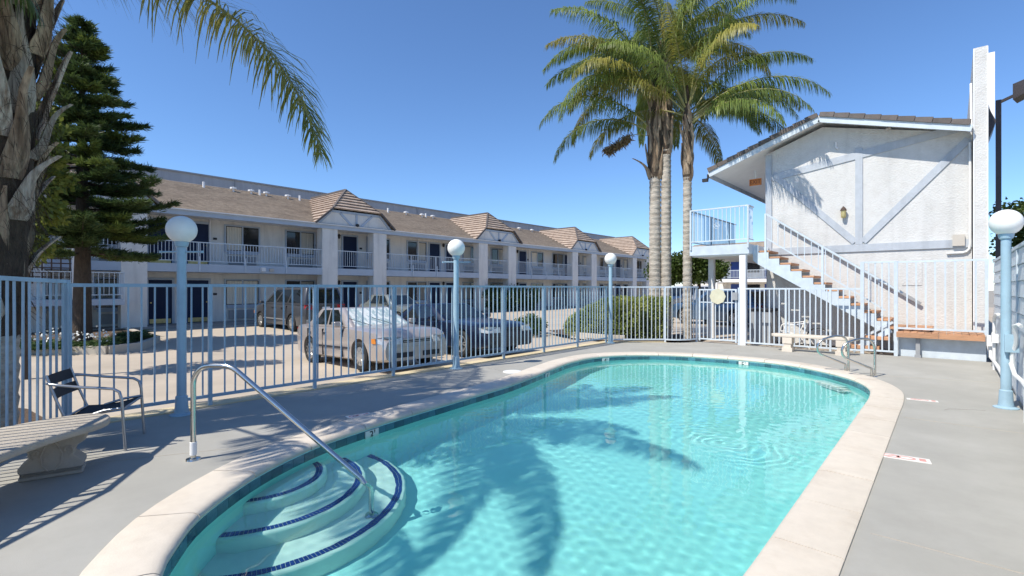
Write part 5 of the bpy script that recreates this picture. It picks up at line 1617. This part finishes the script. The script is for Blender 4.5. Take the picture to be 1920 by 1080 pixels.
# ------------------------------------------------------------------ cars
def car(name, label, cat, loc, rz, paint, L, Wd, H, wb, front_oh, hood, cowl_x, wind_top_x, roof_end_x, deck_x, deck_z, nose_z, tyre_r=.305, group=None, rim='hub', cladding=None,
        two_box=False, glass_b=.93, shade=False, pitch=0.0, sill=.19, simple=False, lamp_h=None, rub=True):
    """local +X is forward, origin on the ground under the middle of the wheelbase. x measures from the origin."""
    t = thing(name, label, cat, loc, rz, group)
    t.rotation_euler = (0, pitch, rz)
    xf = wb / 2 + front_oh; xr = xf - L
    hwid = Wd / 2
    st = []
    xs = np.linspace(xr, xf, 27)
    for x in xs:
        top = np.interp(x, [xr, xr + .06, deck_x, cowl_x, cowl_x + .02, xf - .32, xf - .06, xf], [deck_z - .10, deck_z - .02, glass_b, glass_b, hood + .03 if hood + .03 < glass_b else glass_b, hood - .06 if False else (hood + nose_z) / 2 + .03, nose_z, nose_z - .10])
        if two_box: top = np.interp(x, [xr, xr + .05, cowl_x, cowl_x + .02, xf - .3, xf - .05, xf], [glass_b - .04, glass_b, glass_b, glass_b - .01, (glass_b + nose_z) / 2 + .02, nose_z, nose_z - .1])
        w = hwid * np.interp(x, [xr, xr + .12, xr + .5, 0, xf - .6, xf - .18, xf], [.86, .93, .985, 1.0, .99, .955, .87])
        zb = np.interp(x, [xr, xr + .25, xf - .3, xf], [sill + .10, sill, sill, sill + .04])
        st.append((x, w, zb, top))
    m = MB()
    K = 0
    for (x, w, zb, top) in st:
        zmid = zb + (top - zb) * .52
        half = [(0, zb), (w * .86, zb), (w * .965, zb + .05), (w * .99, zmid - .10), (w, zmid), (w * .985, top - .14), (w * .945, top - .045), (w * .86, top - .006), (w * .45, top + .018), (0, top + .024)]
        ring = half + [(-y, z) for y, z in half[-2:0:-1]]
        K = len(ring)
        m.v += [(x, y, z) for y, z in ring]
    for i in range(len(st) - 1):
        for k in range(K): m.f.append((i * K + k, i * K + (k + 1) % K, (i + 1) * K + (k + 1) % K, (i + 1) * K + k))
    m.f.append(tuple(range(K))); m.f.append(tuple((len(st) - 1) * K + k for k in range(K)))
    body = m.build('body', paint, t, world=False)
    # wheel wells cut by boolean
    cut = MB()
    for x in (wb / 2, -wb / 2):
        for s in (-1, 1):
            cut.tube([(x, s * (hwid - .24), tyre_r), (x, s * (hwid + .2), tyre_r)], tyre_r + .055, 28)
    co = cut.build('cutter', MT['dark'], None, world=False)
    co.parent = None
    md = body.modifiers.new('wells', 'BOOLEAN'); md.operation = 'DIFFERENCE'; md.object = co; md.solver = 'EXACT'
    bp_ = body.parent; body.parent = None
    dg = bpy.context.evaluated_depsgraph_get()
    me = bpy.data.meshes.new_from_object(body.evaluated_get(dg))
    body.modifiers.clear()
    body.data = me
    body.parent = bp_
    bpy.data.objects.remove(co)
    me.polygons.foreach_set("use_smooth", [True] * len(me.polygons))
    me.set_sharp_from_angle(angle=rad(32))
    # greenhouse
    gb_, gt = glass_b - .03, H
    wb_, wt = hwid * .93, hwid * .70
    A = (cowl_x, gb_); Bx = wind_top_x; Cx = roof_end_x; Dx = deck_x
    if two_box: Dx = xr + .06
    m = MB()
    low = [(A[0], wb_ * .93), (A[0] - .25, wb_), (Dx + .2, wb_ * .99), (Dx, wb_ * .92)]
    hi = [(Bx, wt * .95), (Bx - .15, wt), (Cx + .15, wt), (Cx, wt * .95)]
    loop_l = [(x, y, gb_) for x, y in low] + [(x, -y, gb_) for x, y in low[::-1]]
    loop_h = [(x, y, gt - .035 if k in (0, 3) else gt - .03) for k, (x, y) in enumerate(hi)] + [(x, -y, gt - .035 if k in (0, 3) else gt - .03) for k, (x, y) in zip((3, 2, 1, 0), hi[::-1])]
    m.v += loop_l + loop_h
    for k in range(8): m.f.append((k, (k + 1) % 8, 8 + (k + 1) % 8, 8 + k))
    m.f.append(tuple(range(8, 16))); m.f.append(tuple(range(8))[::-1])
    cab = m.build('roof', paint, t, bevel=.035, seg=2, world=False, smooth=True)
    def rp(k, u, v):        # bilinear point on the roof panel k..k+1
        a0, a1 = Vector(loop_l[k]), Vector(loop_l[(k + 1) % 8]); b0, b1 = Vector(loop_h[k]), Vector(loop_h[(k + 1) % 8])
        return a0.lerp(a1, u).lerp(b0.lerp(b1, u), v)
    def pane(nm, k, us, mat, v0=.12, v1=.90, off=.006, u_top=None):
        u0, u1 = us
        t0, t1 = u_top or us
        q = [rp(k, u0, v0), rp(k, u1, v0), rp(k, t1, v1), rp(k, t0, v1)]
        nrm = (q[1] - q[0]).cross(q[3] - q[0]).normalized()
        c = sum(q, Vector()) / 4
        if nrm.dot(c - Vector((0, 0, gb_))) < 0: nrm = -nrm
        return MB().extr([p + nrm * (off - .004) for p in q], nrm * .006).build(nm, mat, t, world=False)
    ws = pane('windscreen', 7, (.05, .95), MT['sunshade'] if shade else MT['cglass'], .06, .93)
    pane('rear_window', 3, (.06, .94), MT['cglass'], .12, .90)
    for (k, rev) in ((1, False), (5, True)):
        for (u0, u1, t0, t1) in ((.02, .40, .05, .42), (.45, .80, .47, .84)) if not two_box else ((.02, .27, .06, .29), (.32, .62, .34, .62), (.66, .97, .66, .95)):
            if rev: u0, u1, t0, t1 = 1 - u1, 1 - u0, 1 - t1, 1 - t0
            pane('side_window', k, (u0, u1), MT['cglass'], .14, .88, u_top=(t0, t1))
    for k in (0, 2, 4, 6):
        pane('quarter_glass', k, (.2, .8), MT['cglass'], .25, .80) if k in (2, 4) and not two_box else None
    # wheels
    for x in (wb / 2, -wb / 2):
        for s in (-1, 1):
            y = s * (hwid - .105)
            prof = [(.10, -.09), (tyre_r - .04, -.095), (tyre_r - .008, -.07), (tyre_r, -.03), (tyre_r, .03), (tyre_r - .008, .07), (tyre_r - .04, .095), (tyre_r * .68, .088), (tyre_r * .66, .06), (.10, .06)]
            m = MB().lathe(prof, 26)
            m.v = [(x + a, y + s * c, tyre_r + b) for a, b, c in m.v]
            w_ = m.build('wheel', MT['tyre'], t, world=False, smooth=True)
            m = MB()
            rr = tyre_r * .66
            if rim == 'hub':
                q = MB().lathe([(.001, .092), (rr * .35, .094), (rr * .5, .086), (rr * .9, .080), (rr, .07), (rr, .05), (.001, .05)], 24)
                m.add([(x + a, y + s * c, tyre_r + b) for a, b, c in q.v], q.f)
                for k in range(10):
                    a = 2 * pi * k / 10
                    m.bar((x + rr * .55 * cos(a), y + s * .086, tyre_r + rr * .55 * sin(a)), (x + rr * .85 * cos(a), y + s * .083, tyre_r + rr * .85 * sin(a)), .03, .012)
            else:
                for (r0, r1) in ((rr * .88, rr),):
                    q = MB().lathe([(r0, .05), (r0, .085), (r1, .09), (r1, .05)], 24)
                    m.add([(x + a, y + s * c, tyre_r + b) for a, b, c in q.v], q.f)
                for k in range(5):
                    for da in (-.13, .13):
                        a = 2 * pi * k / 5 + da
                        a2 = 2 * pi * k / 5 + da * 1.6
                        m.bar((x + .03 * cos(a), y + s * .078, tyre_r + .03 * sin(a)), (x + rr * .92 * cos(a2), y + s * .075, tyre_r + rr * .92 * sin(a2)), .03, .03)
                q = MB().lathe([(.001, .095), (.06, .09), (.06, .05), (.001, .05)], 12)
                m.add([(x + a, y + s * c, tyre_r + b) for a, b, c in q.v], q.f)
            m.build('rim', MT['hub'], w_, world=False, smooth=True)
    # front end
    lz = lamp_h or nose_z - .14
    for s in (-1, 1):
        y0, y1 = s * hwid * .42, s * hwid * .84
        poly = [(xf + .004, y0, lz - .075), (xf - .055, y1, lz - .075), (xf - .20, s * hwid * .945, lz - .05), (xf - .23, s * hwid * .94, lz + .06), (xf - .07, y1, lz + .085), (xf - .012, y0, lz + .06)]
        MB().extr(poly, (.03, s * .012, .004)).build('headlight', MT['lens'], t, world=False)
        if not simple and rub:
            MB().extr([(xf - .22, s * hwid * .95, lz - .05), (xf - .35, s * hwid * .972, lz - .045), (xf - .36, s * hwid * .972, lz + .045), (xf - .25, s * hwid * .95, lz + .055)], (.008, s * .02, 0)).build('side_marker', MT['amber'], t, world=False)
        # tail lamp
        MB().extr([(xr + .01, s * hwid * .48, deck_z - .28), (xr + .01, s * hwid * .78, deck_z - .28), (xr + .10, s * (hwid * .87), deck_z - .26), (xr + .10, s * (hwid * .86), deck_z - .10), (xr + .02, s * hwid * .76, deck_z - .10), (xr + .02, s * hwid * .48, deck_z - .12)], (-.025, s * .012, 0)).build('tail_light', MT['red'], t, world=False)
        # mirror
        m = MB().box(cowl_x - .42, cowl_x - .28, min(s * (hwid + .02), s * (hwid + .17)), max(s * (hwid + .02), s * (hwid + .17)), glass_b + .0, glass_b + .11)
        m.bar((cowl_x - .33, s * (hwid * .9), glass_b - .01), (cowl_x - .33, s * (hwid + .04), glass_b + .04), .05, .04)
        m.build('mirror', paint, t, world=False, bevel=.015)
        if not simple:
            # door shut lines and handles
            m = MB()
            yy = s * (hwid + .0005)
            for xx in ((cowl_x - .30, cowl_x - 1.28, cowl_x - 2.1) if not two_box else (cowl_x - .3, cowl_x - 1.35, cowl_x - 2.4)):
                if xx > xr + .7: m.box(xx - .005, xx + .005, min(yy * .90, yy * 1.0015), max(yy * .90, yy * 1.0015), sill + .06, glass_b - .06)
            m.build('door_gap', MT['dark'], t, world=False, kind='stuff')
            if rub: MB().box(-wb / 2 + tyre_r + .1, wb / 2 - tyre_r - .1, min(yy * .99, yy * 1.012), max(yy * .99, yy * 1.012), sill + .245, sill + .285).build('side_moulding', MT['dark'] if cladding is None else cladding, t, world=False)
            for xx in ((cowl_x - 1.18, cowl_x - 2.0)):
                MB().box(xx - .07, xx + .07, min(yy * .99, yy * 1.02), max(yy * .99, yy * 1.02), glass_b - .17, glass_b - .135).build('door_handle', paint if not rub else MT['dark'], t, world=False)
    MB().extr([(xf - .012, -hwid * .40, lz - .055), (xf - .012, hwid * .40, lz - .055), (xf - .03, hwid * .40, lz + .035), (xf - .03, -hwid * .40, lz + .035)], (.022, 0, .004)).build('grille', MT['dark'], t, world=False)
    if not simple:
        for k in range(2):
            MB().box(xf - .01, xf + .018, -hwid * .39, hwid * .39, lz - .035 + .04 * k, lz - .022 + .04 * k).build('grille_bar', paint, t, world=False)
        for sgn in (-1, 1): MB().box(xf - .03, xf + .012, min(sgn * .12, sgn * hwid * .62), max(sgn * .12, sgn * hwid * .62), sill + .10, sill + .20).build('bumper_intake', MT['dark'], t, world=False)
        MB().extr([(xf - .04, -hwid * .72, sill + .29), (xf - .04, hwid * .72, sill + .29), (xf + .012, hwid * .60, sill + .29), (xf + .024, 0, sill + .29), (xf + .012, -hwid * .60, sill + .29)], (0, 0, .018)).build('bumper_strip', paint, t, world=False)
        if not rub: MB().box(xf - .02, xf + .02, -hwid * .36, hwid * .36, sill + .08, sill + .30).build('lower_grille', MT['dark'], t, world=False)
        for s in (-.3, .25):
            MB().bar((cowl_x + .05, s, glass_b + .0), (cowl_x - .22, s - .42, glass_b + .17), .012, .012).build('wiper', MT['dark'], t, world=False)
    MB().box(xr - .03, xr + .05, -hwid * .82, hwid * .82, sill + .14, sill + .30).build('rear_bumper', cladding or paint, t, world=False, bevel=.02)
    MB().box(xr - .018, xr + .02, -.16, .16, deck_z - .30, deck_z - .19).build('licence_plate', MT['white'], t, world=False)
    return t

# sedan with windscreen shade, facing the fence (+X)
car('parked_sedan', 'champagne four-door sedan with silver windscreen shade facing the pool fence', 'car', (-10.2, 6.45, -.10), rad(-4), MT['silver'],
    L=4.35, Wd=1.70, H=1.34, wb=2.46, front_oh=.88, hood=.86, cowl_x=.80, wind_top_x=.02, roof_end_x=-1.10, deck_x=-1.72, deck_z=.94, nose_z=.74, glass_b=.90, shade=True, pitch=-rad(2.2), lamp_h=.63)
car('parked_coupe', 'dark navy coupe with bright headlights parked beside the champagne sedan', 'car', (-10.35, 9.35, -.10), rad(-3), MT['navy'],
    L=4.45, Wd=1.82, H=1.36, wb=2.6, front_oh=.90, hood=.86, cowl_x=.62, wind_top_x=-.22, roof_end_x=-1.15, deck_x=-1.95, deck_z=.92, nose_z=.68, glass_b=.90, rim='spoke', tyre_r=.325, pitch=-rad(2.0), lamp_h=.66, rub=False)
car('parked_minivan', 'grey minivan with red tail lamps nosed in toward the motel walkway', 'van', (-20.6, 9.7, -.04), rad(180), MT['vanpaint'],
    L=4.75, Wd=1.92, H=1.74, wb=2.9, front_oh=.9, hood=1.0, cowl_x=1.35, wind_top_x=.45, roof_end_x=-2.15, deck_x=-2.2, deck_z=1.15, nose_z=.80, glass_b=1.05, two_box=True, tyre_r=.325, cladding=MT['vanlow'])
car('parked_hatchback', 'grey-green car half hidden behind the navy coupe', 'car', (-19.6, 14.0, -.05), rad(0), MT['greycar'],
    L=4.2, Wd=1.7, H=1.42, wb=2.5, front_oh=.85, hood=.88, cowl_x=.75, wind_top_x=.05, roof_end_x=-1.2, deck_x=-1.7, deck_z=.98, nose_z=.72, glass_b=.93, simple=True)
car('parked_wagon', 'dark blue wagon parked broadside behind the pool gate', 'car', (-8.1, 24.0, -.045), rad(162), MT['bluecar'],
    L=4.7, Wd=1.85, H=1.62, wb=2.75, front_oh=.92, hood=1.0, cowl_x=.95, wind_top_x=.25, roof_end_x=-1.9, deck_x=-2.0, deck_z=1.08, nose_z=.82, glass_b=1.02, two_box=True, rim='spoke', tyre_r=.35, simple=True)
car('parked_van', 'white van far off above the hedge, beside the twin palm trunks', 'van', (-14.6, 36.0, -.045), rad(250), MT['whitecar'],
    L=4.9, Wd=1.95, H=1.9, wb=2.9, front_oh=.9, hood=1.05, cowl_x=1.4, wind_top_x=.6, roof_end_x=-2.2, deck_x=-2.3, deck_z=1.2, nose_z=.85, glass_b=1.1, two_box=True, tyre_r=.33, simple=True)
